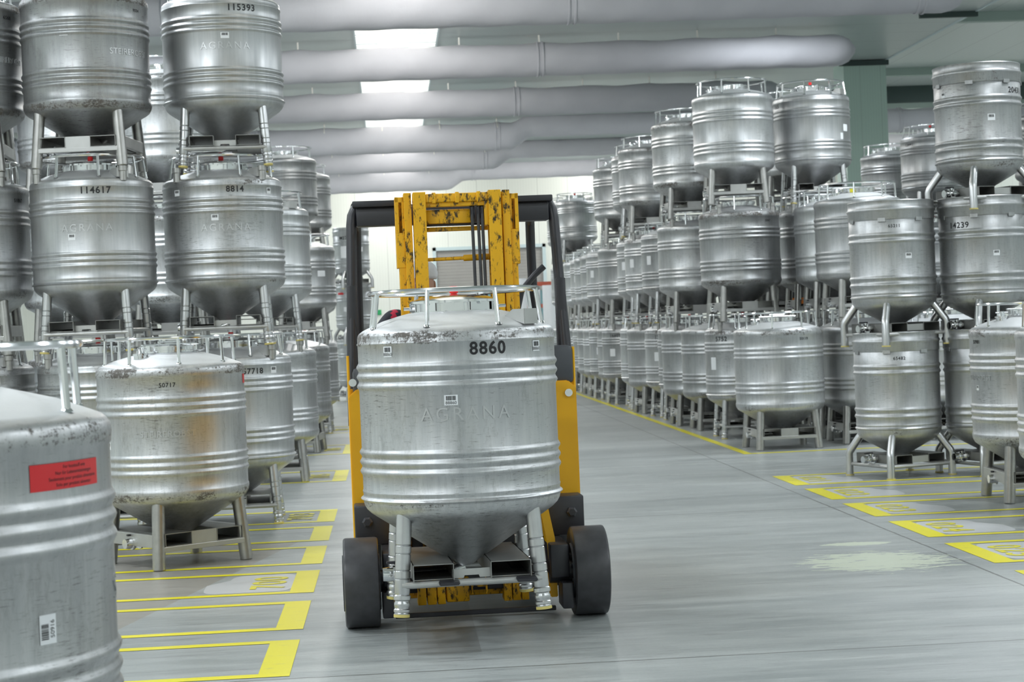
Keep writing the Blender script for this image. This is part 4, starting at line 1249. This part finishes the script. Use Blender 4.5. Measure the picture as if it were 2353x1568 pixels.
bm = bmesh.new(); bm.from_mesh(me); bpy.data.meshes.remove(me)
for f in bm.faces:
    c = f.calc_center_median(); f.smooth = True
    if c.z > .575 and abs(c.x + .045) < .11: f.material_index = 0
    elif c.z > .555 and abs(c.x + .045) < .11: f.material_index = 2
    elif c.z < .14 and c.z > -.31 and not (abs(c.x) < .3 and c.y < -.2 and c.z > .2): f.material_index = 3
    elif c.z < -.31: f.material_index = 1
    else: f.material_index = 1
    if abs(c.z - (.44 + .12 * (c.x + .03))) < .012 and c.z > .3 and abs(c.x) > .02 and c.y > -.3: f.material_index = 2
    if abs(abs(c.x + .03) - .20) < .012 and c.z > .35: f.material_index = 2
# hands: palm, four curled fingers and a thumb
for s, wr in ((-1, Vector((-.15, -.36, .27))), (1, Vector((.09, -.38, .27)))):
    d = Vector((.05 * -s, -.06, .03)).normalized()
    path_tube(bm, [wr, wr + d * .04, wr + d * .085], .03, 12, mi=0, radii=[.026, .036, .033])
    side = d.cross(Vector((0, 0, 1))).normalized()
    for i, L_ in enumerate((.07, .08, .075, .06)):
        b0 = wr + d * .08 + side * (.026 - .0175 * i)
        path_tube(bm, [b0, b0 + d * L_ * .45 + Vector((0, 0, .002)), b0 + d * L_ * .7 - Vector((0, 0, .02)), b0 + d * L_ * .6 - Vector((0, 0, .045))], .009, 8, mi=0, radii=[.0095, .009, .0085, .007])
    b0 = wr + d * .035 + side * .03 * s
    path_tube(bm, [b0, b0 + side * s * .025 + d * .02, b0 + side * s * .02 + d * .05 - Vector((0, 0, .015))], .01, 8, mi=0, radii=[.012, .011, .008])
# head
hc = Vector((-.055, -.085, .745))
ret = bmesh.ops.create_uvsphere(bm, u_segments=32, v_segments=24, radius=1)
for v in ret['verts']:
    q = v.co.copy()
    x, y, z = q.x * .077, q.y * .098, q.z * .122
    if q.z < 0: x *= 1 - .28 * q.z * q.z; y *= 1 - .12 * q.z * q.z
    if q.y < -.2:   # face side: nose, eye sockets, lips, chin
        y += -.028 * math.exp(-((q.x / .16) ** 2)) * math.exp(-(((q.z + .12) / .2) ** 2))
        y += .010 * math.exp(-(((abs(q.x) - .38) / .18) ** 2)) * math.exp(-(((q.z - .05) / .14) ** 2))
        y += -.006 * math.exp(-((q.x / .3) ** 2)) * math.exp(-(((q.z + .5) / .1) ** 2))
        y += -.010 * math.exp(-((q.x / .3) ** 2)) * math.exp(-(((q.z + .85) / .15) ** 2))
    v.co = hc + Vector((x, y, z))
    for f in v.link_faces: f.material_index = 0; f.smooth = True
for s in (-1, 1):
    ret = bmesh.ops.create_uvsphere(bm, u_segments=12, v_segments=8, radius=1)
    for v in ret['verts']:
        v.co = hc + Vector((s * .078 + v.co.x * .01, .005 + v.co.y * .018, -.01 + v.co.z * .032))
    ret = bmesh.ops.create_uvsphere(bm, u_segments=12, v_segments=8, radius=.0115)
    for v in ret['verts']:
        v.co = hc + Vector((s * .030, -.083, .006)) + v.co
        for f in v.link_faces: f.material_index = 4
dr = bobj('person', bm, [M['skin'], M['jacket'], M['redtrim'], M['trousers'], M['white']], None, angle=60)
rotz = math.radians(1.8)
dr.location = Vector((.38, 9.86, 0)) + Matrix.Rotation(rotz, 3, 'Z') @ Vector((-.085, 1.36, 1.11)); dr.rotation_euler = (0, 0, rotz)
tag(dr, 'person in white cap and black jacket with red trim driving the forklift', 'person')
bm = bmesh.new()
ret = bmesh.ops.create_uvsphere(bm, u_segments=32, v_segments=20, radius=1)
for v in ret['verts']:
    q = v.co; k = 1 + .04 * math.sin(q.x * 17) * math.cos(q.y * 13)
    v.co = hc + Vector((.006 + q.x * .095 * k, .022 + q.y * .118 * k, .062 + max(q.z, -.35) * .092 * k))
bobj('cap', bm, M['cap'], dr, angle=80)

# ------------------------------------------------------------------ background items by the far door
def bg(name, bm, mats, label, cat, **k):
    o = bobj(name, bm, mats, None, **k); tag(o, label, cat); return o
bm = bmesh.new(); box(bm, -.62, -.30, Y1 - .06, Y1, 2.08, 2.26, .01)
bg('exit_sign', bm, M['green'], 'small green sign on the far white wall left of the forklift', 'sign', smooth=False)
t = empty('storage_rack', (4.9, 58.0, 0)); tag(t, 'red-beamed storage rack standing near the far doorway', 'rack')
for x in (-.9, .9):
    for y in (-.3, .3):
        bm = bmesh.new(); box(bm, x - .04, x + .04, y - .04, y + .04, 0, 3.0); bobj('upright', bm, M['frame'], t, smooth=False)
for z in (.6, 1.35, 2.1, 2.8):
    for y in (-.3, .3):
        bm = bmesh.new(); box(bm, -.9, .9, y - .03, y + .03, z - .06, z + .06); bobj('beam', bm, M['rackred'], t, smooth=False)
for i, (x, y, h, rr) in enumerate(((5.35, 48.0, 2.75, .17), (5.75, 48.3, 2.45, .15), (6.1, 48.0, 2.55, .17))):
    bm = bmesh.new(); lathe(bm, [(0, 0), (rr, 0), (rr, h), (rr * .8, h), (rr * .8, h - .05), (0, h - .05)], 24, Matrix.Translation((x - 1.9, y, 0)))
    bg('plastic_roll', bm, M['white'], ['tall white roll standing behind the forklift, leftmost of three', 'short white roll behind the forklift, middle of three', 'white roll behind the forklift, rightmost of three'][i], 'roll')
